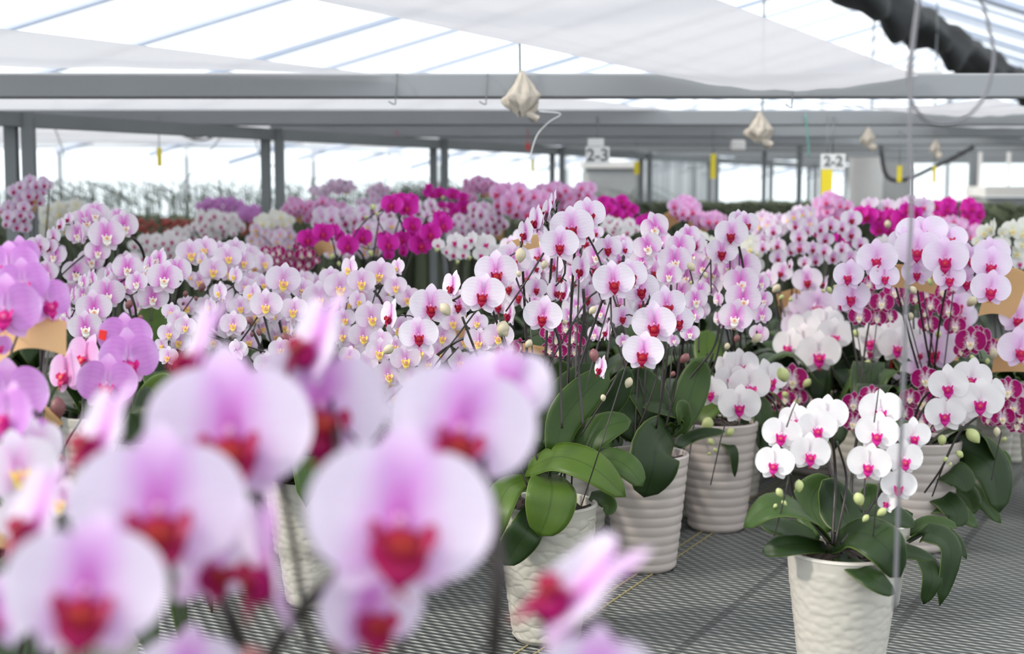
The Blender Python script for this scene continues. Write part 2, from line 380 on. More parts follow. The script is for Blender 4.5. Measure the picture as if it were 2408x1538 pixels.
for i in range(34):
    Y = 2.0 + i * 1.05
    for me in (rafm, rafm2):
        o = link('rafter', me, roof, (ridge(Y), Y, ZR + (0.01 if i % 3 else -0.05)))
for L in (-5.9, 5.9):
    mb = MB(); barbox(mb, roofpt(L, -3) + Vector((0, 0, .03)), roofpt(L, 38) + Vector((0, 0, .03)), 0.03, 0.03)
    mb.obj('purlin', M_rafter, roof, False)
# flat translucent spans either side of the gable
for (a, w, z, nm) in ((-6.2, -14, ZR - 1.86, 'left'), (6.2, 14, ZR - 1.86, 'right')):
    mb = MB(); V = []
    for Y in (-4, 40):
        V += [(ridge(Y) + a, Y, z), (ridge(Y) + a + w, Y, z + 0.5)]
    mb.add(V, [(0, 1, 3, 2)]); mb.obj('roof_film', M_roof, roof, False)
# walls
def wallq(name, a, b_, z0, z1, mat):
    mb = MB(); mb.add([(a[0], a[1], z0), (b_[0], b_[1], z0), (b_[0], b_[1], z1), (a[0], a[1], z1)], [(0, 1, 2, 3)])
    o = mb.obj(name, mat, smooth=False); return tag(o, kind='structure')
wallq('wall_back', (-26, 26), (34, 26), 0, 3.3, M_wall)
wallq('wall_left', (-26, -4), (-26, 26), 0, 3.3, M_wall)
wallq('wall_right', (34, 26), (34, -4), 0, 3.3, M_wall)
wb_ = bpy.data.objects['wall_back']
for k in range(24):
    mb = MB(); x = -22 + k * 2.3; barbox(mb, (x, 25.95, 0), (x, 25.95, 2.6), 0.07, 0.07); mb.obj('wall_post', M_steel, wb_, False)
mb = MB(); barbox(mb, (-26, 25.95, 1.62), (34, 25.95, 1.62), 0.06, 0.10); mb.obj('wall_rail', M_steel, wb_, False)

# beams across the house
ZB = HCAM + 0.326
BY = [4.0, 5.72, 6.95, 8.2, 9.45, 10.7, 12.0, 13.4]
blab = ['nearest wide galvanised steel beam crossing the whole picture', 'second grey steel beam behind the big front beam',
        'third grey cross beam, resting on the second pair of posts from the left', 'fourth grey cross beam, on the third pair of posts']
for i, Y in enumerate(BY):
    xl_ = -Y * .65 if i < 1 else (-2.2 if i == 1 else -1.17 + (Y - 6.95) * .60); xr_ = Y * .7 + 1; mb = MB(); box(mb, ((xl_ + xr_) / 2, Y, ZB - 0.035), (xr_ - xl_, 0.045, 0.068 if i == 0 else 0.062))
    o = mb.obj('cross_beam', M_steel, None, False, (Y * 0.15, Y, ZB - 0.07))
    md = o.modifiers.new('bev', 'BEVEL'); md.width = 0.006; md.segments = 2
    tag(o, blab[i] if i < 4 else 'thin distant grey cross beam under the far roof', 'beam', None if i < 4 else 'far cross beams')
# posts in pairs
for i in range(9):
    t = i; X = -1.60 + 0.62 * t; Y = 4.66 + 1.2 * t
    for s in (-1, 1):
        mb = MB(); x = X + s * 0.028
        w = 0.037 if i < 3 else 0.034
        box(mb, (x, Y, (ZB - 0.07) / 2), (w, w, ZB - 0.07))
        o = mb.obj('steel_post', M_steel2, None, False, (x, Y, 0))
        nm = ['first', 'second', 'third', 'fourth', 'fifth', 'sixth', 'seventh', 'eighth', 'ninth'][i]
        tag(o, 'square grey steel post, %s of the %s pair counted from the left edge' % ('left one' if s < 0 else 'right one', nm), 'post', 'paired steel posts')
a = Vector((-1.60, 4.66, ZB - 0.095)) - AX * 2.2; bq = a + AX * 16
mb = MB(); barbox(mb, a, bq, 0.05, 0.045)
tag(mb.obj('lengthwise_rail', M_steel2, None, False, a), 'dark lengthwise steel rail running along the tops of the paired posts', 'rail')
for (px, d, y0, w) in ((2292, 10.5, 392, 0.07), (1797, 9.5, 375, 0.025), (1880, 9.0, 380, .03)):
    top = P(px, y0, d); mb = MB(); box(mb, (top.x, d, top.z / 2 + .05), (w, w, top.z + .1))
    tag(mb.obj('steel_post', M_steel2, None, False, (top.x, d, 0)), 'single grey steel post standing %s' % ('right of the white duct' if px > 2000 else 'between bright back panels near the yellow traps' if px < 1850 else 'just beside the white number sign'), 'post')

# sagging film curtains lying on the beams
def curtain(xl, xr, y0, y1, z, sag, label, wav=0.0):
    ny, nx = 90, 24; V = []; C = []
    for i in range(ny + 1):
        t = i / ny; Y = y0 + (y1 - y0) * t
        ks = [k for k in BY if k <= Y]; kn = [k for k in BY if k > Y]
        lo = ks[-1] if ks else 0.9; hi = kn[0] if kn else BY[-1] + 2
        u = (Y - lo) / (hi - lo); span = math.sin(math.pi * min(1, max(0, u)))
        for j in range(nx + 1):
            s = j / nx
            x = xl(Y) + (xr(Y) - xl(Y)) * s
            zz = z + 0.004 - span * sag * (0.25 + 0.75 * math.sin(math.pi * s)) + wav * math.sin(Y * 9 + s * 5) * 0.4 * math.sin(s * 21 + Y) * span
            V.append((x, Y, zz))
    mb = MB(); mb.add(V, grid_faces(ny, nx + 1, 0, False))
    o = mb.obj('film_curtain', M_sheet, None, True); 
    return tag(o, label, 'curtain')
sl_ = 0.53
# front hammock between the camera and the first beam, lower belly past the beam face
def hammock(A0, A1, B0, B1, sag0, sag1, label, e=1.0):
    ny, nx = 40, 26; V = []
    for i in range(ny + 1):
        t = i / ny; a_ = A0.lerp(A1, t); b_ = B0.lerp(B1, t); sg = sag0 + (sag1 - sag0) * t
        for j in range(nx + 1):
            s = j / nx; p = a_.lerp(b_, s)
            p = p + Vector((0, 0, -sg * math.sin(math.pi * s) ** e + 0.003 * math.sin(s * 40 + t * 9) * (1 - abs(2 * s - 1))))
            V.append(p)
    mb = MB(); mb.add(V, grid_faces(ny, nx + 1, 0, False))
    return tag(mb.obj('film_curtain', M_sheet, None, True), label, 'curtain')
hammock(P(1480, 158, 3.93), P(300, -95, 2.2), P(2160, 178, 3.97), P(1500, -70, 2.2), 0.052, 0.03, 'large sagging white film curtain bulging over the front beam')
hammock(P(1830, 232, 4.06), P(2130, 262, 5.66), P(2330, 232, 4.06), P(2460, 262, 5.66), 0.025, 0.02, 'small sagging film curtain seen below the front beam beside the looped wire')
hammock(P(900, 176, 3.97), P(-60, 60, 2.7), P(-900, 176, 3.97), P(-900, 60, 2.7), -0.02, -0.01, 'broad pale film curtain resting on the front beam at upper left')
curtain(lambda Y: -9.0, lambda Y: -0.32 + sl_ * (Y - 4), 4.02, 9.4, ZB, 0.03, 'wide white film curtain spread flat over the rear beams', 0.01)
curtain(lambda Y: 0.50 + sl_ * (Y - 4), lambda Y: 1.25 + sl_ * (Y - 4), 5.8, 13.2, ZB, 0.05, 'narrow white film curtain lying over the far beams under the ridge', 0.01)
curtain(lambda Y: 2.0 + sl_ * (Y - 4), lambda Y: 9.0 + sl_ * (Y - 4), 6.9, 13.2, ZB, 0.04, 'distant film curtain over the far beams beside the black shade cloth', 0.01)
# gathered black shade cloth running under the ridge
mb = MB(); V = []; n, mseg = 160, 14
a = P(1860, -130, 6.0); bq = P(2460, 235, 14.8)
for i in range(n + 1):
    t = i / n; c = a.lerp(bq, t)
    for k in range(mseg):
        an = 2 * math.pi * k / mseg
        rr = 0.105 * (.75 + .35 * t) * (1 + 0.25 * math.sin(an * 3 + t * 30)) * (0.72 + 0.75 * abs(math.sin(t * math.pi * 11)) * (1 if math.sin(an) < 0 else 0.3))
        V.append(c + PX * (math.cos(an) * rr) + Vector((0, 0, math.sin(an) * rr * 1.15)))
mb.add(V, grid_faces(n, mseg, 0, True))
tag(mb.obj('shade_cloth', M_black, None, True), 'gathered black shade cloth hanging in scallops under the roof ridge', 'shade cloth')
for px, d in ((1794, 6.2), (2052, 7.5), (2200, 8.5)):
    mb = MB(); p = P(px, 178, d); tube(mb, [Vector((p.x, d, ZB - .03)), Vector((p.x, d, ZB + 0.9))], 0.005)
    tag(mb.obj('hanger_rod', M_steel2, None, False, p), 'thin vertical hanger rod above the beams, %s' % ({1794: 'over the second tied sack', 2052: 'between the big curtain and the shade cloth', 2200: 'under the black shade cloth'}[px]), 'rod')
mb = MB(); p = P(1223, 170, 3.96); tube(mb, [p, P(1222, 95, 3.96)], 0.0035)
tag(mb.obj('hanger_rod', M_steel2, None, False, p), 'short hanger rod holding the beige sack on the front beam', 'rod')

# tied sacks
def sack(cx, cy, w, hh, d, label, seed):
    rnd = random.Random(seed); t0 = P(cx, cy, d); k = 1 / ppm(t0)
    root = empty('tied_sack', t0, label, 'sack', 'tied beige sacks on the beams')
    mb = MB(); V = []; n, ms = 26, 44
    wL = [.06, .20, .34, .50, .72, 1.0, .95, .55, .25]; wR = [.06, .22, .42, .62, .80, .95, .80, .70, .40]
    for i in range(n + 1):
        t = i / n; t7 = t * 8; i0 = int(min(7, t7)); fr = t7 - i0
        a_ = wL[i0] * (1 - fr) + wL[i0 + 1] * fr; b_ = wR[i0] * (1 - fr) + wR[i0 + 1] * fr
        for j in range(ms):
            an = 2 * math.pi * j / ms; pr = a_ if math.cos(an) < 0 else b_
            r = pr * w / 2 * (1 + 0.16 * math.sin(an * 7 + t * 6 + seed) + 0.10 * math.sin(an * 13 - t * 9))
            V.append(Vector((math.cos(an) * r + (rnd.uniform(-1, 1)) * .6, math.sin(an) * r * 0.5, -t * hh * (1 + .08 * math.sin(an * 4 + seed)))) * k)
    mb.add(V, grid_faces(n, ms, 0, True)); mb.obj('cloth_body', M_sack, root)
    mb = MB(); V = []
    pts = catmull([Vector((0, 0, -hh * .92)) * k, Vector((w * .2, -2, -hh * 1.02)) * k, Vector((w * .45, -4, -hh * 1.12)) * k], 6)
    V = []
    for i, p in enumerate(pts):
        for j in range(8):
            an = 2 * math.pi * j / 8; r = (5 + 3 * i / 6) * k * (1 + 0.4 * math.sin(an * 3 + i))
            V.append(p + Vector((math.cos(an) * r * .6, math.sin(an) * r, math.cos(an) * r)))
    mb.add(V, grid_faces(6, 8, 0, True)); mb.obj('knot_tail', M_sack, root)
    return root
sack(1228, 165, 84, 102, 3.95, 'beige tied sack hanging on the front beam', 1)
sack(1787, 262, 62, 70, 5.68, 'beige knotted sack on the second beam', 2)
sack(2042, 297, 34, 46, 6.91, 'small beige sack on the third beam beside the white tube', 3)
sack(2200, 325, 22, 38, 8.16, 'tiny beige sack under the far beams past the vertical wire', 4)
# hooks over the front beam
for px in (932, 1145, 1865):
    p = P(px, 178, 3.965); k = 1 / ppm(p)
    pts = [Vector((2, 9, 2)), Vector((0, 0, 4)), Vector((1, -3, -8)), Vector((-2, -3, -58)), Vector((-2, -6, -66)), Vector((-9, -8, -66)), Vector((-18, -8, -60))]
    if px == 1865: pts = [Vector((-q.x * -1, q.y, q.z * 1.12)) for q in pts]
    mb = MB(); tube(mb, catmull([q * k for q in pts], 26), 1.5 * k)
    tag(mb.obj('wire_hook', M_steel2, None, True, None), 'thin S shaped wire hook on the front beam, ' + {932: 'the one above the left magenta orchid', 1145: 'the one just beside the beige sack', 1865: 'the lone one past the second sack'}[px], 'hook', 'wire hooks on the front beam').location = p
mb = MB(); tube(mb, catmull([P(1268, 262, 3.95), P(1318, 268, 3.96), P(1290, 288, 3.96), P(1262, 320, 3.96), P(1245, 374, 3.96)], 20), 0.0022, 0.0014)
tag(mb.obj('plastic_string', M_white, None), 'frayed white plastic string dangling below the beige sack', 'string')
mb = MB(); tube(mb, catmull([P(1895, 268, 5.68), P(1898, 310, 5.68), P(1902, 345, 5.68), P(1900, 368, 5.68)], 10), 0.003)
tag(mb.obj('green_string', simple('string_green', (0.1, 0.35, 0.3), 0.6, nz=0.1), None), 'thin green string hanging under the second beam', 'string')
# near hanging wire with a loop
mb = MB()
tube(mb, catmull([P(2166, -40, 1.42), P(2146, 120, 1.42), P(2140, 300, 1.42), P(2143, 500, 1.42), P(2132, 700, 1.42), P(2124, 900, 1.42), P(2114, 1150, 1.42), P(2104, 1440, 1.42)], 40), 0.0021, seg=8)
tube(mb, catmull([P(2298, -40, 1.45), P(2325, 60, 1.45), P(2337, 140, 1.45), P(2315, 225, 1.45), P(2265, 280, 1.45), P(2205, 292, 1.45), P(2158, 265, 1.435), P(2136, 190, 1.435), P(2145, 100, 1.43), P(2160, 0, 1.42), P(2172, -60, 1.42)], 60), 0.0018, seg=8)
tag(mb.obj('hanging_wire', M_wire, None), 'blurred grey wire hanging close to the lens with a round loop at the top', 'wire')

# number signs, yellow traps, red tags
def textobj(name, s, size, mat, parent, loc, ext=0.0006):
    cu = bpy.data.curves.new(name, 'FONT'); cu.body = s; cu.size = size; cu.align_x = 'CENTER'; cu.align_y = 'CENTER'; cu.extrude = ext
    cu.offset = 0.0015
    t = bpy.data.objects.new('tmp', cu); COL.objects.link(t)
    me = bpy.data.meshes.new_from_object(t); me.name = name; me.materials.clear(); me.materials.append(mat)
    bpy.data.objects.remove(t)
    o = link(name, me, parent, loc); o.rotation_euler = (R(90), 0, 0); return o
SNAP = lambda d: min(BY, key=lambda b_: abs(b_ - d)) - .03
def sign(cx, cy, w, hh, d, txt, label, top=False):
    d = SNAP(d)
    p = P(cx, cy, d); k = 1 / ppm(p)
    root = empty('number_sign', p, label, 'sign')
    mb = MB(); box(mb, (0, 0, 0), (w * k, 0.004, hh * k)); mb.obj('sign_plate', M_white, root, False)
    textobj('sign_lettering', txt, hh * k * 0.95, M_ink, root, (0, -0.003, 0))
    if top:
        mb = MB(); box(mb, (-4 * k, 0, hh * k * .75), (38 * k, 0.003, 18 * k)); mb.obj('hanging_tab', M_white, root, False)
    mb = MB(); tube(mb, [Vector((0, 0.004, hh * k / 2)), Vector((0, 0.004, ZB - .03 - p.z))], 0.003); mb.obj('hanging_wire', M_steel2, root)
sign(1405, 366, 56, 42, 6.3, '2-3', 'white number sign hanging above the middle pink orchids', True)
sign(1959, 380, 58, 36, 6.3, '2-2', 'white number sign hanging above the biggest yellow trap')
def trap(cx, y0, y1, w, d, label):
    d = SNAP(d)
    p = P(cx, (y0 + y1) / 2, d); k = 1 / ppm(p); mb = MB(); box(mb, (0, 0, 0), (w * k, 0.002, (y1 - y0) * k))
    root = empty('sticky_trap', p, label, 'insect trap', 'yellow sticky traps'); mb.obj('trap_card', M_yellow, root, False)
    mb = MB(); tube(mb, [Vector((0, 0, (y1 - y0) / 2 * k)), Vector((0, 0, ZB - .03 - p.z))], 0.002); mb.obj('hanging_wire', M_steel2, root)
trap(1944, 398, 460, 26, 6.3, 'largest yellow sticky trap, directly below the right number sign')
trap(1677, 362, 420, 12, 7.5, 'narrow yellow sticky trap between grey curtain and back windows')
trap(1497, 380, 410, 12, 8.5, 'dull yellow trap hanging before the grey tank')
trap(1253, 375, 404, 8, 8.0, 'small yellow trap just below the white string')
trap(375, 348, 391, 11, 5.7, 'lone yellow trap high at the left side between post pairs')
trap(2115, 390, 428, 11, 7.5, 'yellow trap just left of the vertical wire by the black hose')
trap(2197, 390, 430, 8, 7.5, 'yellow trap just right of the vertical wire by the black hose')
for (x, y, l) in ((1241, 345, 'small red tag hanging near the white string'), (933, 330, 'small red tag hanging under the beam near the third post pair')):
    p = P(x, y, 6.92); k = 1 / ppm(p); mb = MB(); box(mb, (0, 0, 0), (8 * k, 0.003, 17 * k)); tube(mb, [Vector((0, 0, 8 * k)), Vector((0, 0, ZB - .03 - p.z))], 0.0015)
    tag(mb.obj('hanging_tag', M_red, None, False), l, 'tag').location = p
# white junction boxes and the wires slung under the left beams
for (x, y, l) in ((460, 312, 'cream junction box hanging from slung cables at left'), (1735, 342, 'cream junction box under the far beams')):
    p = P(x, y, 6.9); k = 1 / ppm(p); mb = MB(); box(mb, (0, 0, 0), (34 * k, .04, 26 * k)); o = mb.obj('junction_box', M_duct, None, False); o.location = p
    md = o.modifiers.new('bev', 'BEVEL'); md.width = 0.008; tag(o, l, 'box')
for pts, l in (([(365, 288), (430, 318), (475, 330), (520, 312), (545, 294)], 'slack dark cable slung under the beam at upper left'),
               ([(125, 292), (150, 360), (172, 450), (178, 480)], 'straight thin cable dropping from the beam beside the first posts'),
               ([(540, 296), (490, 360), (440, 420), (425, 440)], 'thin cable slanting down left from the second posts'),
               ([(595, 300), (610, 360), (640, 390), (668, 380)], 'thin cable curling toward the second pair of posts'),
               ([(915, 360), (920, 385), (938, 385), (940, 360)], 'small wire ring hanging near the third posts')):
    mb = MB(); tube(mb, catmull([P(x, y, 7.0) for x, y in pts], 20), 0.005 if 'slack' in l else 0.003)
    tag(mb.obj('slung_cable', M_steel2, None), l, 'cable')
mb = MB(); tube(mb, catmull([P(2070, 340, 8.15), P(2082, 408, 8.15), P(2110, 425, 8.15), P(2150, 415, 8.15), P(2190, 396, 8.15), P(2225, 380, 8.15), P(2290, 345, 8.15)], 20), 0.012)
tag(mb.obj('rubber_hose', M_hose, None), 'black rubber hose sagging between two yellow traps', 'hose')
mb = MB(); tube(mb, [P(2060, 313, 7.4), P(2205, 318, 7.4)], 0.014, seg=10)
tag(mb.obj('fluorescent_tube', M_duct, None), 'pale tube lamp fixed under the third beam', 'lamp')
mb = MB(); tube(mb, [P(2087, 168, 5.0), P(2214, 175, 5.0)], 0.014, seg=10)
tag(mb.obj('fluorescent_tube', M_duct, None), 'pale tube lamp lying above the front beam beside the looped wire', 'lamp')
# duct, tank, grey curtain, cabinet at the back
p = P(2035, 450, 9.5); mb = MB(); V = []
for i in range(9):
    z = i / 8 * (ZB - .1)
    for j in range(20):
        an = 2 * math.pi * j / 20; V.append((p.x + math.cos(an) * 0.11 * (1 + 0.03 * math.sin(z * 30)), 9.5 + math.sin(an) * 0.11, z))
mb.add(V, grid_faces(8, 20, 0, True)); tag(mb.obj('air_duct', M_duct, None, True, (p.x, 9.5, 0)), 'upright round white air duct beside the large yellow trap', 'duct')
p = P(2105, 450, 9.8); mb = MB(); box(mb, (p.x, 9.8, .5), (.2, .1, 1.0)); tag(mb.obj('grey_cabinet', M_grey, None, False), 'narrow grey cabinet just behind the white duct', 'cabinet')
root = empty('water_tank', (P(1435, 450, 11).x, 11, 0), 'grey water tank standing behind the magenta orchids', 'tank')
mb = MB(); box(mb, (0, 0, .49), (.42, .4, .98)); o = mb.obj('tank_body', M_grey, root, False); o.modifiers.new('b', 'BEVEL').width = .03
mb = MB(); box(mb, (0, 0, 1.0), (.46, .44, .05)); o = mb.obj('tank_lid', M_duct, root, False)
mb = MB(); V = []
for i in range(3):
    for j in range(41):
        s = j / 40; q = P(1500 + 190 * s, 450, 11.5); V.append((q.x, 11.5 + 0.05 * math.sin(s * 40) + .02 * math.sin(s * 91), 0.05 + i * .55))
mb.add(V, grid_faces(2, 41, 0, False)); tag(mb.obj('grey_curtain', M_sheet2, None, True), 'crumpled grey plastic curtain hanging behind the narrow yellow trap', 'curtain')
root = empty('side_unit', (P(2370, 450, 10).x, 10, 0), 'grey framed unit with pale top at the far right edge', 'cabinet')
mb = MB(); box(mb, (0, 0, .38), (.42, .4, .76)); mb.obj('unit_body', M_grey, root, False)
mb = MB(); box(mb, (0, 0, .80), (.46, .44, .07)); mb.obj('unit_top', M_duct, root, False)
for q in (-.2, 0, .2):
    mb = MB(); box(mb, (q, 0, .95), (.02, .02, .25)); mb.obj('unit_post', M_duct, root, False)

# far seedling benches
def blades(name, y0, y1, px0, px1, n, zt, mat, label, arch=0.25, w=0.006, seed=3, lean=1, z0=0.25):
    rnd = random.Random(seed); mb = MB()
    for _ in range(n):
        Y = rnd.uniform(y0, y1); x = (rnd.uniform(px0, px1) - CW / 2) / F_PX * Y
        hh = zt * rnd.uniform(.85, 1.03); a = rnd.uniform(-.3, .5) * lean; L = arch * rnd.uniform(.4, 1)
        pts = catmull([Vector((x, Y, z0)), Vector((x + a * .2 * L, Y, z0 + (hh - z0) * .75)), Vector((x + a * .8 * L, Y, hh)), Vector((x + (a + .35) * L * 1.2, Y - .02, hh - L * .12)), Vector((x + (a + .5) * L * 1.7, Y - .03, hh - L * .5))], 8)
        V = []
        for i, q in enumerate(pts):
            ww = w * (1 - .6 * i / 8); V += [q + Vector((-ww / 2, 0, 0)), q + Vector((ww / 2, -.002, ww * .3))]
        mb.add(V, [(2 * i, 2 * i + 1, 2 * i + 3, 2 * i + 2) for i in range(8)])
    return tag(mb.obj(name, mat, None), label, 'plants', None, 'stuff')
blades('seedling_spikes', 8.5, 12, -60, 1100, 520, 0.865, M_seed2, 'rows of thin arching green orchid spikes before the white back wall', 0.42, 0.008, 3)
blades('seedling_spikes', 10, 13, 900, 1500, 400, 0.82, M_seed2, 'distant thin green spikes behind the magenta orchids', 0.3, 0.009, 4)
blades('seedling_leaves', 7.5, 13, -80, 1500, 4500, 0.585, M_seed, 'dense dark green seedlings filling the far bench at left', 0.25, 0.03, 5, 1, .1)
blades('seedling_leaves', 8.5, 13, 1450, 2500, 4500, 0.70, M_seed, 'dense dark green seedlings filling the far bench at right', 0.2, 0.025, 6, 1, .1)
rnd = random.Random(9); mb = MB()
for _ in range(260):
    Y = rnd.uniform(7, 8.2); x = (rnd.uniform(260, 640) - CW / 2) / F_PX * Y
    ellipsoid(mb, (x, Y, rnd.uniform(.58, .65)), (.012, .012, .009), 6, 4)
tag(mb.obj('red_blooms', M_redfl, None), 'patch of tiny dull red blooms among the far green seedlings', 'flowers', None, 'stuff')

# ------------------------------------------------------------ orchid parts
def pshape(ang, L, W, y, p=0.9, q=0.55, cup=0.04, wc=0.03, nl=9, nw=7, wave=0.0, claw=0.0, ph=0.0):
    V = []; C = []; ca, sa = math.cos(ang), math.sin(ang)
    for i in range(nl + 1):
        t = 0.5 - 0.5 * math.cos(math.pi * i / nl)
        f = max(0.0, math.sin(math.pi * t ** p)) ** q
        if claw: f *= min(1, (t / claw) ** 0.8) if t < claw else 1
        hw = W * f
        for j in range(nw):
            s = -1 + 2 * j / (nw - 1)
            u = L * (0.03 + 0.97 * t); v = hw * s
            d = y + cup * t * t + wc * s * s * f + wave * math.sin(t * 7 + s * 3 + ph)
            V.append(Vector((u * ca - v * sa, d, u * sa + v * ca)))
            C.append((t if i else 0.0, abs(s) , max(t, abs(s)) if t > .25 else t))
    return V, grid_faces(nl, nw, 0, False), C
def petal_me(sign, nl, nw, mat, var=0):
    ang = R(9) if sign > 0 else R(171)
    mb = MB(); V, Fc, C = pshape(ang, 0.5, 0.33, -0.012, 0.86, 0.46, 0.03 - .03 * var, -0.035, nl, nw, 0.010, 0.12, var * 2)
    mb.add(V, Fc, C); return mb.mesh('petal', mat)
def sepal_me(ang, nl, nw, mat, L=0.49, W=0.165):
    mb = MB(); V, Fc, C = pshape(ang, L, W, 0.012, 0.85, 0.68, 0.05, -0.015, nl, nw, 0.004)
    mb.add(V, Fc, C); return mb.mesh('sepal', mat)
def lip_mb(mb, mi=0, lod=0):
    nu, nv = (12, 8) if lod == 0 else ((8, 5) if lod == 1 else (6, 4))
    def cf(d):   # centre of the front = 0
        f = max(0.0, -d.y * .93 + d.z * .36); return (1 - f ** 3, .5, .5)
    ellipsoid(mb, (0, -.075, -.130), (.100, .080, .098), nu, nv, mi=mi, fn=cf)
    # mid lobe: pointed plate jutting forward and down
    V = []; C = []
    for i in range(5):
        t = i / 4; w = .075 * [1, 1.15, .95, .55, .12][i]
        for s in (-1, -.5, 0, .5, 1):
            V.append((w * s, -.125 - .03 * math.sin(t * 3) + .02 * abs(s), -.155 - .14 * t + .012 * s * s)); C.append((.6 + .4 * t, .5, .5))
    mb.add(V, grid_faces(4, 5, 0, False), C, mi)
    if lod < 2:
        for sg in (-1, 1):   # side lobes rising beside the column
            V = []; C = []
            for i in range(5):
                t = i / 4; w = .055 * math.sin(math.pi * (.12 + .8 * t)) ** .7
                for s in (-1, -.4, .4, 1):
                    V.append((sg * (.05 + .060 * t), -.10 - .035 * math.sin(t * 2.4) + .03 * s, -.10 + .060 * t + w * s)); C.append((.5 + .35 * t, .5, .5))
            mb.add(V, grid_faces(4, 4, 0, False), C, mi)
    if lod == 0:
        for sg in (-1, 1):   # tendrils
            tube(mb, catmull([Vector((sg * .008, -.135, -.285)), Vector((sg * .03, -.15, -.315)), Vector((sg * .055, -.14, -.30))], 5), .006, .003, 4, mi)
def column_mb(mb, mi=0, lod=0):
    ellipsoid(mb, (0, -.055, -.012), (.030, .045, .038), 8, 6 if lod == 0 else 4, mi=mi)
MESH = {}
for k, (pm, sm, lm, _) in TYPES.items():
    D = {}
    D['petals'] = [(petal_me(1, 11, 9, pm, v), petal_me(-1, 11, 9, pm, v)) for v in (0, 1)]
    D['sepals'] = [sepal_me(R(90), 9, 5, sm), sepal_me(R(-58), 9, 5, sm, .46), sepal_me(R(-122), 9, 5, sm, .46)]
    mb = MB(); lip_mb(mb); D['lip'] = mb.mesh('lip', lm)
    mb = MB(); column_mb(mb); tube(mb, [Vector((0, .01, 0)), Vector((0, .12, .02)), Vector((0, .25, -.02))], .016, .012, 6, 1); D['column'] = mb.mesh('flower', [COLUMN[k], M_stemg])
    for lod in (1, 2):
        mb = MB(); nl, nw = (7, 5) if lod == 1 else (5, 4)
        for a, s in ((R(90), .49), (R(-58), .46), (R(-122), .46)):
            mb.add(*pshape(a, s, .155, .012, .85, .68, .05, -.015, nl, nw), mi=1)
        for a in (R(9), R(171)):
            mb.add(*pshape(a, .5, .33, -.012, .86, .46, .02, -.035, nl, nw, 0, .12), mi=0)
        column_mb(mb, 2, 1)
        if lod == 2: lip_mb(mb, 3, 2)
        D['body%d' % lod] = mb.mesh('flower', [pm, sm, COLUMN[k], lm] if lod == 2 else [pm, sm, COLUMN[k]])
    mb = MB(); lip_mb(mb, 0, 1); D['lip1'] = mb.mesh('lip', lm)
    MESH[k] = D
def bud_mesh(mat):
    mb = MB(); V = []
    for i in range(9):
        t = i / 8; r = .34 * math.sin(math.pi * t ** .9) ** .75
        for j in range(10):
            an = 2 * math.pi * j / 10; rr = r * (1 + .05 * math.cos(an * 3)); V.append((rr * math.cos(an), rr * math.sin(an), .5 - t))
    mb.add(V, grid_faces(8, 10, 0, True)); return mb.mesh('bud', mat)
BUDS = {'g': bud_mesh(M_budg), 'c': bud_mesh(M_budc), 'p': bud_mesh(M_budp)}

NFL = [0, 0, 0]
def flower(root, base, k, pos, w_m, wpx, yaw=0, pitch=0, roll=0, rnd=random):
    D = MESH[k]
    rz = -math.atan2(pos.x, pos.y) + R(yaw)
    Mx = Matrix.Rotation(rz, 4, 'Z') @ Matrix.Rotation(R(pitch), 4, 'X') @ Matrix.Rotation(R(roll), 4, 'Y')
    lod = 0 if wpx > 52 else (1 if wpx > 27 else 2); NFL[lod] += 1
    me = D['column'] if lod == 0 else D['body%d' % lod]
    fo = link('flower', me, root, pos - base); fo.rotation_euler = Mx.to_euler(); fo.scale = (w_m,) * 3
    if lod == 0:
        v = rnd.randint(0, 1)
        for i, pme in enumerate(D['petals'][v]):
            o = link('petal', pme, fo); o.rotation_euler = (R(rnd.uniform(-5, 5)), R(rnd.uniform(-4, 4)), R(rnd.uniform(2, 11) * (1 if i else -1)))
        for sme in D['sepals']:
            o = link('sepal', sme, fo); o.rotation_euler = (R(rnd.uniform(-5, 3)), R(rnd.uniform(-5, 5)), 0); s = rnd.uniform(.94, 1.06); o.scale = (s, s, s)
        o = link('lip', D['lip'], fo); s = rnd.uniform(1.05, 1.25) * (1.22 if k == 'FOR' else 1); o.scale = (s * (1.12 if k == 'FOR' else 1), s, s * (.9 if k == 'FOR' else 1))
    elif lod == 1:
        o = link('lip', D['lip1'], fo); o.scale = (1.1,) * 3
    f = Mx @ Vector((0, 1, 0))
    return pos + f * (.22 * w_m)

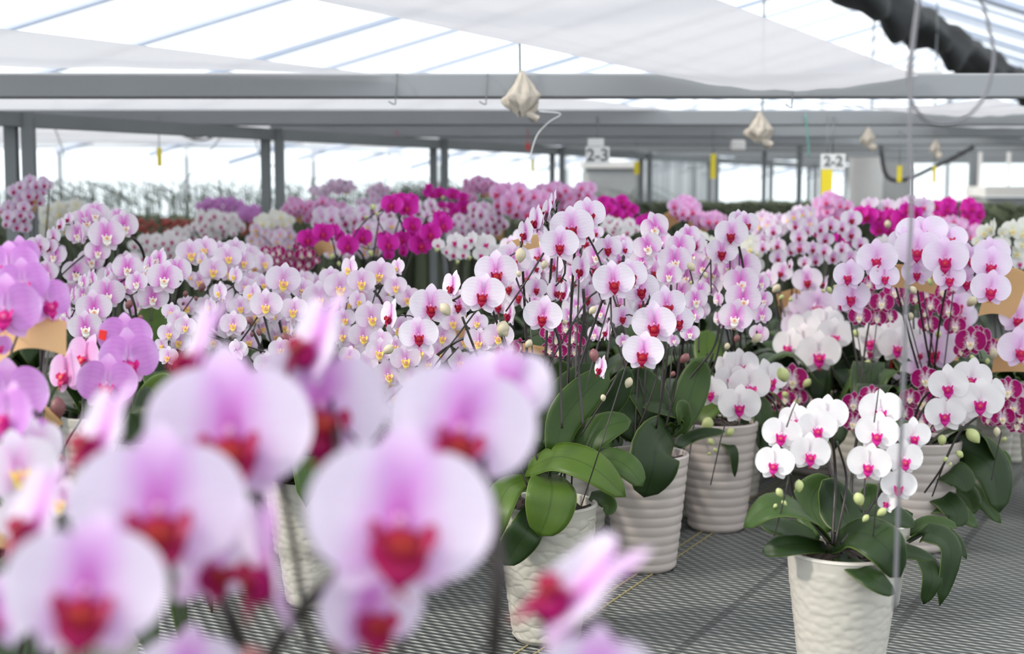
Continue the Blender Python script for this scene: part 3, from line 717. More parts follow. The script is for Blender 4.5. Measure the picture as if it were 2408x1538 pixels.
def leaf_surface(mb, pts, w, hint=Vector((0, -.6, .8)), n=14, nw=9, th=0.0016, fold=0.16, tip=0.46, mi=0):
    sp = catmull(pts, n); hint = Vector(hint).normalized(); V = []; C = []; Vb = []
    for i, p in enumerate(sp):
        t = i / n; d = (sp[min(i + 1, n)] - sp[max(i - 1, 0)]).normalized()
        s = d.cross(hint)
        if s.length < 1e-3: s = Vector((1, 0, 0))
        s.normalize(); nrm = s.cross(d)
        if nrm.dot(hint) < 0: nrm = -nrm
        f = (math.sin(math.pi * min(1, (0.10 + 0.90 * t)) ** 1.05)) ** tip if t < 1 else 0.02
        f = max(f, 0.02)
        hw = w / 2 * f
        for j in range(nw):
            u = -1 + 2 * j / (nw - 1)
            q = p + s * (hw * u) + nrm * (fold * hw * (abs(u) ** 1.3) - .12 * hw * u * u * u * u)
            V.append(q); Vb.append(q - nrm * th); C.append((t, abs(u), max(t, abs(u))))
    N = len(V); F1 = grid_faces(n, nw, 0, False); F2 = [tuple(N + k for k in reversed(q)) for q in F1]
    rim = [i * nw for i in range(n + 1)] + [n * nw + j for j in range(1, nw)] + [i * nw + nw - 1 for i in range(n - 1, -1, -1)] + [j for j in range(nw - 2, 0, -1)]
    F3 = [(rim[k], rim[(k + 1) % len(rim)], rim[(k + 1) % len(rim)] + N, rim[k] + N) for k in range(len(rim))]
    mb.add(V + Vb, F1 + F2 + F3, C + C, mi)
AUTOLEAF = []
for (L, w, up, dr) in ((.18, .080, .07, .0), (.20, .078, .11, .02), (.16, .085, .04, -.03), (.21, .072, .13, .0)):
    for mt in (M_leaf, M_leaf3):
        mb = MB(); leaf_surface(mb, [Vector((0.01, 0, 0)), Vector((L * .35, 0, up * .75)), Vector((L * .75, 0, up)), Vector((L * 1.05, 0, dr))], w, (0, 0, 1), 10, 5)
        AUTOLEAF.append(mb.mesh('leaf', mt))

# pots ---------------------------------------------------------
def lathe_pot(name, H, rt, rb, kind, mat, nz=64, na=96):
    mb = MB(); V = []
    from mathutils import noise as NZ
    for i in range(nz + 1):
        t = i / nz; z = H * t; r = rb + (rt - rb) * (t ** 0.9)
        if t < .03: r -= .004 * (1 - t / .03)
        for j in range(na):
            an = 2 * math.pi * j / na; rr = r
            if kind == 'ridge': rr += 0.0020 * abs(math.sin(math.pi * t * 12)) ** .8 - .001 if t < .93 else .001
            elif kind in ('scale', 'hammer') and .03 < t < .93:
                fq = 42 if kind == 'scale' else 62
                q = Vector((r * math.cos(an) * fq, r * math.sin(an) * fq, z * fq * (1.35 if kind == 'scale' else 1.1)))
                ds, pt = NZ.voronoi(q); edge = min(1, (ds[1] - ds[0]) * 2.2)
                rr += (0.0024 if kind == 'scale' else .0016) * (edge * .6 + .5 * max(-1, min(1, (pt[0].z - q.z) * 1.2)))
            V.append((rr * math.cos(an), rr * math.sin(an), z))
    F1 = grid_faces(nz, na, 0, True); mb.add(V, F1)
    # rim roll and inner wall
    V = []
    prof = [(rt + .001, H), (rt - .001, H + .003), (rt - .004, H + .004), (rt - .007, H + .001), (rt - .010, H - .05)]
    for r, z in prof:
        for j in range(na): an = 2 * math.pi * j / na; V.append((r * math.cos(an), r * math.sin(an), z))
    mb.add(V, grid_faces(4, na, 0, True))
    mb.add([(rb * .97 * math.cos(2 * math.pi * j / na), rb * .97 * math.sin(2 * math.pi * j / na), 0) for j in range(na)], [tuple(range(na - 1, -1, -1))])
    return mb.mesh(name, mat)
POTS = {'ridge': lathe_pot('pot', .245, .090, .064, 'ridge', M_pot_ridge, 110, 72), 'scale': lathe_pot('pot', .245, .090, .060, 'scale', M_pot_scale, 150, 160),
        'hammer': lathe_pot('pot', .245, .086, .056, 'hammer', M_pot_hammer, 90, 120), 'plain': lathe_pot('pot', .245, .088, .062, 'ridge', M_pot_hammer, 60, 32)}
def bark_mesh():
    mb = MB(); rnd = random.Random(5); V = [(0, 0, 0)]; n = 20
    for i in range(1, 5):
        for j in range(n): an = 2 * math.pi * j / n; r = .083 * i / 4; V.append((r * math.cos(an), r * math.sin(an), rnd.uniform(-.008, .008)))
    Fc = [(0, 1 + j, 1 + (j + 1) % n) for j in range(n)]
    for i in range(3): Fc += [(1 + i * n + j, 1 + (i + 1) * n + j, 1 + (i + 1) * n + (j + 1) % n, 1 + i * n + (j + 1) % n) for j in range(n)]
    mb.add(V, Fc)
    for _ in range(30):
        an = rnd.uniform(0, 6.28); r = rnd.uniform(0, .07); ax = Matrix.Rotation(rnd.uniform(0, 3), 3, 'Z')
        box(mb, (r * math.cos(an), r * math.sin(an), .008), (.022, .012, .01), (ax @ Vector((1, 0, .3)), ax @ Vector((0, 1, 0)), Vector((0, 0, 1))))
    return mb.mesh('bark', M_bark, False)
BARK = bark_mesh()

ALLPLANTS = []
def plant(label, d, groups, base=None, pot='plain', spikes=2, buds=(), nleaf=8, leaves=(), stems=(), tilt=0.25, potscale=1.0, jit=.05, stake=True, lmat=None, group=None, seed=None):
    """groups: list of (type, crop, [(x, y, w, yaw, pitch, roll, dd)...]); base: (crop x, y-depth) of the pot"""
    rnd = random.Random(seed if seed is not None else len(ALLPLANTS) * 13 + 5)
    fl = []
    for typ, c, lst in groups:
        for e in lst:
            e = list(e) + [0] * (7 - len(e)); x, y = cp(c, e[0], e[1]); w = e[2] / CROPS[c][2]
            fl.append([typ, x, y, w, e[3], e[4], e[5], e[6]])
    ym = sum(f[2] for f in fl) / len(fl); xm = sum(f[1] for f in fl) / len(fl)
    if base is None: bx = P(xm, 450, d).x; by = d + .04
    else: by = base[1]; bx = P(base[0], 450, by).x
    b0 = Vector((bx, by, 0))
    root = empty('potted_orchid', b0, label, 'orchid', group)
    po = link('pot', POTS[pot], root); po.scale = (potscale,) * 3
    H = .245 * potscale
    bo = link('bark', BARK, root, (0, 0, H - .012 * potscale)); bo.scale = (potscale,) * 3
    backs = []
    for f in fl:
        typ, x, y, w, yaw, pit, rol, dd = f
        dep = d + dd + (ym - y) / ppm((0, d, .6)) * tilt + rnd.uniform(-jit, jit) * .5
        p = P(x, y, dep); wm = w / ppm(p) * (1.09 if typ in ('WHT', 'PAT') else 1.03)
        bk = flower(root, b0, typ, p, wm, w, yaw + rnd.uniform(-11, 11), pit + rnd.uniform(-8, 6) - 4, rol + rnd.uniform(-8, 8), rnd)
        backs.append((bk, w))
    # spikes: groups along x, apex first and then down the arch
    backs.sort(key=lambda q: q[0].x); k = max(1, min(spikes, len(backs)))
    n = len(backs)
    for g in range(k):
        part = backs[g * n // k:(g + 1) * n // k]
        if not part: continue
        part = sorted(part, key=lambda q: -q[0].z)
        path = [q[0] for q in part]
        mids = [path[0] + Vector((0, .02, .012))] if len(path) == 1 else []
        for i in range(0, len(path) - 1, 2):
            mids.append((path[i] + path[i + 1]) / 2 + Vector((0, .02, .0)))
        if len(path) % 2 and len(path) > 1: mids.append(path[-1] + Vector((0, .01, 0)))
        an = rnd.uniform(0, 6.28); s0 = b0 + Vector((.03 * math.cos(an), .03 * math.sin(an), H - .02)); top = mids[0]
        rise = [s0, s0.lerp(top, .35) + Vector((0, .06, .03)), s0.lerp(top, .75) + Vector((0, .07, .03)), top + Vector((0, .03, .0))]
        sp = catmull(rise + mids, 14 + 5 * len(mids)); mb = MB(); tube(mb, sp, .0028, .0015, 6)
        for q, w in part:
            near = min(sp, key=lambda s: (s - q).length)
            if 1e-3 < (near - q).length < .14: tube(mb, catmull([near, near.lerp(q, .5) + Vector((0, 0, .006)), q], 4), .0013, .0012, 5)
        o = mb.obj('flower_spike', M_stem, root, True, None)
        o.location = -b0
        if stake:
            mb = MB(); e1 = s0 + Vector((.012, 0, -.02)); e2 = s0.lerp(top, .8) + Vector((.01, .06, .02)); tube(mb, [e1, e1.lerp(e2, .5), e2], .0017, .0015, 5)
            o = mb.obj('stake', M_stake, root); o.location = -b0
    for e in buds:
        c, x, y, w, kind = e[:5]; X, Y = cp(c, x, y); p = P(X, Y, d - .03 + (ym - Y) / ppm((0, d, .6)) * tilt); s = w / CROPS[c][2] / ppm(p)
        o = link('bud', BUDS[kind], root, p - b0); o.scale = (s * 1.35,) * 3; o.rotation_euler = (R(rnd.uniform(-25, 25)), R(rnd.uniform(-50, 50)), 0)
    for c, pts, r in stems:
        mb = MB(); q = []
        for e in pts:
            X, Y = cp(c, e[0], e[1]); q.append(P(X, Y, d + (e[2] if len(e) > 2 else 0)))
        tube(mb, catmull(q, 6 * len(q)), r * .78, r * .6, 7); o = mb.obj('flower_spike', M_stem, root); o.location = -b0
    for e in leaves:
        c, pts, w = e[:3]; hint = e[3] if len(e) > 3 else (0, -.6, .8); mt = e[4] if len(e) > 4 else (lmat or M_leaf)
        q = []
        for s in pts:
            X, Y = cp(c, s[0], s[1]); q.append(P(X, Y, by + s[2]))
        wm = w / CROPS[c][2] / ppm(q[1]); mb = MB(); leaf_surface(mb, q, wm * 1.22, hint); o = mb.obj('leaf', mt, root); o.location = -b0
    a0 = rnd.uniform(0, 6)
    for i in range(nleaf):
        o = link('leaf', rnd.choice(AUTOLEAF), root, (0, 0, H - .015)); s = rnd.uniform(.8, 1.15); o.scale = (s, s, s)
        o.rotation_euler = (0, R(rnd.uniform(-12, 14)), a0 + i * 2.4 + rnd.uniform(-.3, .3))
    ALLPLANTS.append(root); return root
def dome(cx, cy, rx, ry, n, w, seed=1, yspread=35):
    """positions spread over a rounded flower head, in frame pixels"""
    rnd = random.Random(seed); out = []
    for i in range(n):
        r = math.sqrt((i + .5) / n); th = i * 2.39996 + seed
        u, v = r * math.cos(th), r * math.sin(th)
        out.append((cx + rx * u, cy + ry * v, w * rnd.uniform(.85, 1.15), u * yspread + rnd.uniform(-15, 15), 0, rnd.uniform(-8, 8), (u * u + v * v) * .06))
    return out
# ------------------------------------------------------------ the plants, nearest the lens first
O = 'o'
plant('large out-of-focus blush orchid with crimson lips filling the lower left of the picture', .80,
  [('FOR', O, [(372, 1190, 400, 0, 0, 0, -.04), (937, 1218, 440, 0, 0, 3, -.06), (543, 1008, 385, -6, 0, 0, .05), (1083, 1000, 350, 18, 0, 8, .04),
     (205, 1380, 370, 2, 0, 0, -.10), (490, 1315, 250, 38, 0, 10, .0), (640, 1315, 340, -66, 8, 0, -.02), (868, 1425, 270, 28, 0, 0, -.04),
     (748, 950, 330, 22, 0, 5, .12), (1195, 905, 210, 150, 0, 0, .10), (478, 830, 300, -70, -12, 0, .10), (752, 800, 250, -78, -8, 0, .14),
     (250, 1025, 280, -74, -12, 0, .06), (1372, 1400, 390, -88, -34, 0, -.06), (1400, 1600, 280, 10, 0, 0, -.1), (435, 1590, 260, 10, 0, 0, -.06),
     (100, 1220, 300, -74, -12, 0, .0), (-10, 1440, 190, -35, 0, 0, -.04), (805, 1060, 220, -70, 0, 0, .12)])],
  base=(760, .92), spikes=4, nleaf=4, tilt=.05, stake=False, seed=3,
  buds=(('o', 815, 1500, 95, 'p'), ('o', 600, 1560, 70, 'p')),
  stems=((O, [(1090, 1090, .02), (1150, 1180, .0), (1172, 1300, 0), (1165, 1480, 0), (1150, 1700, .05)], .0068),
         (O, [(800, 1350, .03), (740, 1400, .03), (660, 1500, .05), (600, 1620, .07)], .006), (O, [(520, 1400, .02), (545, 1470, .02), (565, 1600, .05)], .0055)))
plant('blurred pink orchid with yellow lips against the left edge, before the kraft wrap', 1.22,
  [('YEL', 'h', [(75, 735, 330, 8), (88, 945, 230, 10), (275, 870, 190, -30), (150, 640, 260, 25, 0, 0, .05)]), ('LIL', 'h', [(35, 500, 300, -45), (120, 600, 220, 20, 0, 0, .06)])],
  base=(-60, 1.35), spikes=2, nleaf=5, tilt=.05)
plant('lilac orchid with magenta lips at the left edge above the curved kraft wrap', 1.78,
  [('LIL', 'a', [(45, 1250, 640, 2, 0, 0, -.05), (205, 1010, 460, 8), (410, 1180, 480, 28, 0, 0, .03), (80, 870, 520, -8, -8, 0, .06), (190, 760, 330, 5, 0, 0, .09), (-90, 1180, 500, -20, 0, 0, .05)]),
   ('LIL', 'h', [(-5, 205, 110, 20, 0, 0, -.05), (30, 420, 340, 18, -12, 0, -.1)])],
  base=(10, 1.86), spikes=2, nleaf=7, tilt=.05, pot='plain')
plant('lilac orchid with white-edged petals in an ivory pot, just right of the kraft wrap', 1.98,
  [('LIL', 'h', [(552, 262, 265, 18, 0, 6, .02), (463, 368, 255, 0, 0, 0, -.05), (540, 170, 230, -5, -6, 0, .07)]), ('PNK', 'h', [(292, 320, 210, -52, 0, 0, -.02), (375, 250, 200, -58, 0, 8, .05)])],
  base=(178, 2.08), spikes=2, nleaf=6, pot='hammer', tilt=.05,
  buds=(('h', 250, 475, 72, 'p'), ('h', 358, 565, 42, 'p'), ('h', 230, 630, 34, 'p'), ('h', 268, 692, 28, 'p')),
  stems=(('h', [(360, 430), (350, 520, -.02), (290, 620, -.03), (240, 740, -.03)], .0022),),
  leaves=(('h', [(540, 610, 0), (610, 520, -.03), (628, 380, 0)], 110, (-.3, -1, .2)), ('h', [(600, 440, .06), (670, 380, .04), (735, 340, .02)], 70, (0, -1, .3), M_leaf2)))
plant('white orchid with magenta lips in a hammered pot, frontmost plant on the matting', 2.12,
  [('WHT', 'g', [(310, 375, 195, -8, 0, 0, .0), (490, 345, 205, 12, 0, 0, .03), (548, 275, 205, 10, 0, 0, .07), (455, 480, 205, 6), (275, 530, 195, -6, 0, 0, -.03), (385, 300, 170, -12, 0, 0, .05),
     (830, 252, 215, -4, 0, 0, .03), (812, 372, 215, -6), (1000, 385, 170, 22, 0, 0, .04), (770, 535, 215, -6, 0, 0, -.03), (950, 505, 190, 18, 0, 0, .02), (925, 648, 175, 2, 0, 0, -.03), (870, 740, 120, -50, -15, 0, .03)])],
  base=(2002, 2.16), spikes=2, nleaf=0, pot='hammer', tilt=.08, seed=5,
  buds=(('g', 400, 655, 52, 'g'), ('g', 297, 690, 42, 'g'), ('g', 322, 745, 28, 'g'), ('g', 275, 760, 22, 'g'), ('g', 715, 725, 62, 'g'), ('g', 835, 792, 46, 'g'), ('g', 750, 825, 36, 'g')),
  stems=(('g', [(345, 600, -.04), (335, 660, -.05), (305, 790, -.05), (268, 920, -.05)], .0016), ('g', [(820, 640, -.04), (805, 760, -.05), (790, 920, -.05)], .0016),
         ('g', [(335, 345, -.05), (365, 260, -.06), (400, 180, -.06)], .0014), ('g', [(795, 320, -.05), (812, 200, -.06), (828, 60, -.06)], .0014),
         ('g', [(575, 960, 0), (592, 620, .05), (575, 400, .04), (560, 330, .03)], .0034), ('g', [(590, 960, 0), (650, 640, .04), (600, 420, .03)], .0030), ('g', [(560, 960, 0), (385, 730, .02), (355, 585, .0)], .003),
         ('g', [(620, 960, 0), (780, 760, .03), (850, 620, .02), (820, 420, .02)], .003)),
  leaves=(('g', [(565, 955, 0), (430, 790, -.05), (250, 760, -.07), (108, 870, -.06)], 175, (-.15, -.45, .9), M_leaf3),
          ('g', [(545, 975, 0), (400, 960, -.05), (290, 975, -.06), (205, 1000, -.05)], 105, (0, -.75, .7)),
          ('g', [(500, 950, .02), (380, 890, .03), (280, 865, .02), (195, 850, .02)], 120, (0, -.5, .8)),
          ('g', [(700, 930, 0), (650, 850, .03), (590, 740, .05), (525, 625, .04)], 200, (.3, -1, .35)),
          ('g', [(540, 900, .03), (470, 780, .07), (480, 690, .10), (560, 605, .10)], 170, (0, -1, .3), M_leaf3),
          ('g', [(570, 960, 0), (720, 900, -.06), (860, 980, -.11), (935, 1135, -.10)], 205, (-.15, -.75, .8)),
          ('g', [(590, 1000, -.01), (700, 1080, -.08), (800, 1150, -.12), (905, 1222, -.12)], 115, (.1, -.8, .6)),
          ('g', [(600, 960, .04), (720, 830, .10), (780, 730, .12), (760, 640, .12)], 140, (0, -1, .2), M_leaf3),
          ('g', [(640, 950, .02), (800, 830, .05), (900, 810, .06), (1005, 870, .04)], 130, (0, -.6, .8)),
          ('g', [(640, 980, .03), (850, 990, .04), (980, 1000, .04), (1112, 1040, .02)], 85, (0, -.7, .8))))
plant('blush orchid with large crimson lips in the scale-textured ivory pot', 2.42,
  [('RED', 'd', [(465, 485, 250, 0, 0, 0, -.05), (545, 372, 290, 4), (650, 285, 235, 22, 0, 6, .05), (392, 270, 210, -66, 0, 0, .03), (318, 325, 210, -60, 0, 0, .02), (244, 410, 200, -58), (425, 205, 170, -78, 0, 0, .05),
     (352, 350, 170, -80, 0, 0, .02), (150, 590, 250, 14, 0, 0, .06), (45, 665, 285, 0), (815, 728, 285, 0, 0, 0, -.05), (925, 690, 235, 24, 0, 0, .02), (995, 775, 245, 18, 0, 0, .05), (615, 645, 205, -55),
     (355, 955, 260, 0, 0, 0, -.05), (1088, 1008, 295, 0, 0, 0, -.06), (1165, 880, 255, 22), (1235, 985, 220, 26, 0, 0, .04), (1015, 1195, 275, 0, 0, 0, -.08), (508, 800, 180, -62), (432, 795, 155, 35, 0, 0, .04),
     (778, 1060, 150, -62), (742, 1300, 170, -72, 0, 5, -.04), (890, 515, 120, 5, 0, 0, .1), (785, 510, 185, -8, 0, 0, .08), (308, 775, 155, 12, 0, 0, .06), (142, 940, 190, -72), (875, 965, 170, 8, 0, 0, .05), (305, 640, 120, 30, 0, 0, .1)]),
   ('RED', O, [(984, 787, 94, 0, 0, 0, -.02), (1012, 717, 102, 2), (1136, 690, 104, 0, 0, 0, -.03), (921, 742, 82, -60), (1080, 715, 66, -20, 0, 0, .04), (1066, 672, 76, -66), (1165, 645, 95, 6, 0, 0, .05)])],
  base=(1288, 2.50), spikes=5, nleaf=0, pot='scale', tilt=.12, seed=11,
  buds=(('d', 205, 560, 78, 'c'), ('d', 362, 622, 50, 'c'), ('d', 195, 682, 38, 'c'), ('d', 88, 1045, 92, 'c'), ('d', 260, 1142, 52, 'c'), ('d', 680, 922, 52, 'c'), ('d', 497, 1000, 36, 'c'), ('d', 917, 1398, 58, 'c'), ('d', 750, 1498, 40, 'c'),
        ('o', 1047, 728, 27, 'c'), ('o', 913, 822, 24, 'c'), ('o', 1182, 775, 30, 'c'), ('d', 690, 1218, 70, 'p')),
  stems=(('d', [(360, 545, -.02), (250, 720, -.03), (110, 930, -.03)], .0024), ('d', [(720, 790, 0), (640, 860, -.02), (520, 1060, -.03), (380, 1300, -.03)], .0024), ('d', [(620, 780, .03), (625, 950, .03), (590, 1280, .03), (620, 1700, 0)], .0036),
         ('d', [(430, 1020, .02), (465, 1150, .02), (470, 1350, .02), (480, 1700, 0)], .0034), ('d', [(905, 1150, 0), (840, 1350, -.02), (760, 1500, -.03), (600, 1750, -.02)], .0024), ('o', [(1120, 730, 0), (1060, 810, -.03), (960, 940, -.05)], .002),
         ('o', [(1087, 745, .02), (1120, 830, .02), (1150, 900, .02), (1250, 1170, 0)], .003), ('f', [(765, 0, -.1), (660, 330, -.12), (600, 520, -.14), (510, 795, -.06)], .0017)),
  leaves=(('f', [(330, 470, .0), (360, 330, .03), (450, 180, .06), (590, 55, .08)], 150, (-.5, -1, .1)), ('f', [(380, 500, -.02), (430, 330, .0), (540, 200, .02), (655, 90, .04)], 165, (.5, -1, .35), M_leaf3),
          ('f', [(240, 590, 0), (400, 530, -.05), (580, 590, -.09), (742, 735, -.09)], 165, (-.05, -.75, .8), M_leaf2), ('f', [(270, 640, 0), (150, 680, -.06), (90, 800, -.10), (60, 970, -.11)], 150, (-.4, -.8, .5), M_leaf2),
          ('f', [(350, 620, 0), (365, 700, -.11), (345, 820, -.13), (300, 935, -.13)], 215, (.1, -1, .4), M_leaf2), ('f', [(290, 790, -.06), (240, 900, -.12), (180, 990, -.12), (120, 1085, -.12)], 150, (.2, -1, .3)),
          ('f', [(470, 540, .02), (560, 430, .02), (660, 370, .02), (770, 345, .02)], 150, (.1, -.8, .8), M_leaf3), ('f', [(500, 560, .02), (660, 540, -.02), (760, 590, -.05), (830, 680, -.06)], 125, (.1, -.8, .7), M_leaf3),
          ('f', [(560, 730, .03), (620, 740, .0), (660, 780, -.02), (640, 825, -.03)], 70, (0, -1, .4), M_leaf3), ('f', [(320, 500, .04), (250, 440, .05), (200, 330, .06), (230, 240, .06)], 150, (0, -1, .3), M_leaf),
          ('f', [(420, 480, .06), (430, 300, .10), (420, 150, .12), (400, 30, .12)], 130, (-.3, -1, .2)), ('f', [(560, 500, .08), (620, 300, .10), (700, 200, .10), (760, 70, .10)], 120, (.3, -1, .2)),
          ('f', [(300, 640, .05), (240, 560, .06), (230, 500, .05), (300, 420, .05)], 170, (0, -1, .3)), ('f', [(200, 800, .06), (120, 700, .05), (110, 640, .05), (30, 610, .04)], 120, (0, -.8, .6))))
plant('pink-eyed white orchid with cream lips in the ridged pot right of the ivory one', 2.90,
  [('PWH', 'd', [(1220, 595, 225, 2), (1185, 690, 170, 0, 0, 0, -.05), (1255, 505, 205, 12, 0, 0, .04), (1310, 430, 160, 28, 0, 0, .06), (1045, 500, 200, -12, 0, -20), (1095, 375, 210, -30, 0, -30, .04), (1005, 595, 165, -20),
     (1355, 850, 165, 10), (1338, 945, 150, 8), (1320, 1070, 130, 10, 0, 0, -.02), (1390, 785, 130, 18, 0, 0, .04), (740, 935, 135, -18), (700, 1075, 125, -22), (578, 885, 115, 4, 0, 0, .05), (528, 950, 125, 10), (700, 560, 170, 0, 0, 0, .1),
     (560, 690, 170, -20, 0, 0, .08), (1210, 1120, 100, 30, -20), (880, 1120, 100, 20)]), ('RED', 'd', [(700, 410, 110, 20, 0, 0, .15), (640, 430, 110, -10, 0, 0, .15)])],
  base=(1525, 2.98), spikes=4, nleaf=0, pot='ridge', tilt=.12,
  buds=(('d', 1285, 1238, 62, 'p'), ('d', 1208, 1342, 36, 'p'), ('d', 1330, 638, 56, 'c'), ('d', 1422, 692, 36, 'c')),
  stems=(('d', [(1180, 1150, .0), (1150, 1400, .0), (1100, 1700, 0)], .0034), ('d', [(1260, 1150, 0), (1230, 1400, .0), (1160, 1700, 0)], .0032), ('d', [(1380, 950, .02), (1380, 1200, 0)], .003), ('d', [(1120, 1300, 0), (1060, 1500, -.01), (960, 1750, -.01)], .0024)),
  leaves=(('f', [(960, 390, 0), (900, 470, -.11), (880, 600, -.14), (835, 738, -.13)], 225, (.25, -1, .15)), ('f', [(930, 420, .02), (880, 250, .05), (820, 150, .07), (790, 70, .07)], 150, (0, -1, .3)),
          ('f', [(930, 430, .04), (1000, 330, .03), (950, 290, .0), (830, 275, -.03)], 110, (0, -.6, .9)), ('f', [(960, 420, .04), (1030, 350, .02), (1035, 300, .0), (1010, 250, -.01)], 110, (.6, -.8, .3), M_leaf3),
          ('f', [(880, 420, .05), (780, 380, .05), (740, 300, .06), (760, 170, .06)], 130, (0, -1, .2)), ('f', [(1000, 400, .08), (1060, 250, .1), (1100, 130, .12), (1130, 30, .12)], 140, (0, -1, .3), M_leaf3), ('f', [(1010, 480, .06), (1050, 440, .1), (1130, 410, .1), (1250, 400, .1)], 70, (0, -.6, .9))))
plant('white orchid with rose lips in the ridged pot behind, over a pale stripe', 3.20,
  [('WHT', 'f', [(1178, 195, 160, -22, 0, 0, -.02), (1372, 162, 205, 8), (1322, 262, 205, 0, 0, 0, -.05), (1262, 62, 150, -30, 0, -25, .04), (1330, 60, 170, 5, 0, 0, .06), (1470, 130, 190, 32, 0, 0, .05), (1280, 130, 160, 0, 0, 0, .05)])],
  base=(1696, 3.34), spikes=2, nleaf=0, pot='ridge', potscale=1.04, tilt=.08,
  buds=(('f', 1158, 365, 66, 'g'), ('f', 1272, 405, 44, 'g'), ('f', 1178, 455, 34, 'g'), ('f', 1200, 497, 24, 'g'), ('f', 1168, 515, 18, 'g'), ('f', 1545, 112, 70, 'g')),
  stems=(('f', [(1450, 200, .02), (1500, 260, .02), (1530, 340, .02)], .004), ('f', [(1180, 335, -.03), (1245, 355, -.04), (1225, 450, -.05), (1175, 675, -.06)], .0022), ('f', [(1160, 0, .05), (1110, 250, .06), (1060, 560, 0)], .003), ('f', [(1190, 0, .05), (1130, 180, .06), (1070, 330, .06), (1030, 560, 0)], .003)),
  leaves=(('f', [(1200, 470, 0), (1220, 440, -.06), (1290, 500, -.10), (1300, 635, -.10)], 55, (.4, -.7, .6)), ('f', [(1350, 440, .02), (1400, 270, .04), (1440, 320, .0), (1440, 520, -.04)], 95, (0, -1, .3)), ('f', [(1400, 430, .04), (1480, 340, .0), (1500, 450, -.04), (1420, 610, -.04)], 110, (0, -1, .3)),
          ('f', [(1060, 440, .03), (1120, 340, .02), (1180, 290, .02), (1235, 265, .02)], 85, (0, -.7, .8), M_leaf2), ('f', [(1180, 420, .02), (1100, 410, .0), (1040, 440, -.02), (1010, 490, -.02)], 60, (0, -.7, .8)), ('f', [(1200, 430, .06), (1120, 350, .1), (1050, 200, .12), (1030, 100, .12)], 130, (0, -1, .3), M_leaf3),
          ('f', [(1180, 430, .08), (1200, 300, .12), (1120, 180, .14), (1060, 120, .14)], 140, (0, -1, .3), M_leaf3)))
plant('white orchid with magenta lips beside the wine-striped ones, big hanging dark leaves', 3.0,
  [('WHT', 'g', [(1190, 122, 200, -14, 0, 0, -.02), (1310, 80, 190, 2, -8, 0, .04), (1355, 200, 225, 2, 0, 0, -.04), (1172, 270, 200, -6, 0, 0, -.05), (1240, 265, 170, 14), (1415, 160, 170, 38, 0, 0, .05), (1270, 170, 200, 0, 0, 0, .04)])],
  base=(2180, 3.15), spikes=2, nleaf=3, pot='ridge', tilt=.08,
  buds=(('g', 1315, 392, 72, 'g'), ('g', 1152, 414, 50, 'g'), ('g', 1245, 488, 40, 'g'), ('g', 1168, 515, 26, 'g'), ('g', 1195, 540, 20, 'g'), ('g', 1440, 370, 40, 'c')),
  stems=(('g', [(1345, 285, -.02), (1240, 380, -.03), (1150, 560, -.03), (1060, 690, 0)], .0034), ('g', [(1280, 330, -.02), (1190, 470, -.03), (1100, 710, -.02)], .0028), ('g', [(1465, 370, .02), (1440, 480, .02), (1412, 625, .02)], .0016)),
  leaves=(('g', [(1180, 500, 0), (1300, 480, -.03), (1420, 580, -.06), (1455, 795, -.08)], 215, (.4, -1, .3)), ('g', [(1120, 640, .04), (1240, 650, .02), (1360, 720, .0), (1462, 852, -.02)], 95, (0, -.8, .7), M_leaf3),
          ('g', [(1010, 830, .0), (1100, 760, -.05), (1220, 770, -.08), (1340, 872, -.10)], 115, (0, -.6, .9), M_leaf3), ('g', [(1020, 760, 0), (1150, 660, .02), (1280, 700, 0), (1325, 800, -.02)], 130, (.1, -.8, .6), M_leaf3),
          ('g', [(1000, 700, .0), (1060, 640, .04), (1100, 600, .05), (1120, 560, .05)], 130, (0, -1, .3), M_leaf3), ('g', [(1060, 700, -.02), (1160, 720, -.08), (1230, 800, -.11), (1220, 870, -.12)], 120, (.1, -.8, .6), M_leaf), ('g', [(1100, 620, .0), (1190, 580, -.08), (1260, 620, -.10), (1290, 690, -.11)], 130, (.1, -.9, .5)), ('g', [(960, 760, .0), (980, 700, .0), (1000, 640, .02), (1010, 590, .03)], 150, (0, -1, .3)), ('g', [(1440, 480, .05), (1470, 490, .04), (1490, 520, .03), (1500, 560, .02)], 50, (0, -.8, .6), M_leaf3)))
plant('dark-leaved orchid out of bloom in a small cream pot behind the frontmost pot', 2.62,
  [('WHT', 'g', [(935, 640, 90, 10, 0, 0, .15)])], base=(2090, 2.70), spikes=1, nleaf=0, pot='hammer', tilt=.05, stake=False, potscale=.66,
  leaves=(('g', [(960, 960, 0), (1080, 900, -.06), (1200, 990, -.10), (1140, 1285, -.12)], 120, (.4, -.9, .4)), ('g', [(970, 980, 0), (1060, 1030, -.08), (1100, 1140, -.12), (1055, 1278, -.12)], 100, (.2, -1, .3)),
          ('g', [(980, 900, .02), (1120, 880, -.02), (1220, 930, -.06), (1282, 1038, -.08)], 60, (0, -.6, .9)), ('g', [(960, 900, .02), (1060, 850, 0), (1140, 850, -.02), (1230, 870, -.04)], 90, (0, -.6, .9), M_leaf3),
          ('g', [(900, 920, .02), (860, 880, .0), (900, 840, 0), (1000, 800, 0)], 110, (0, -1, .5))))
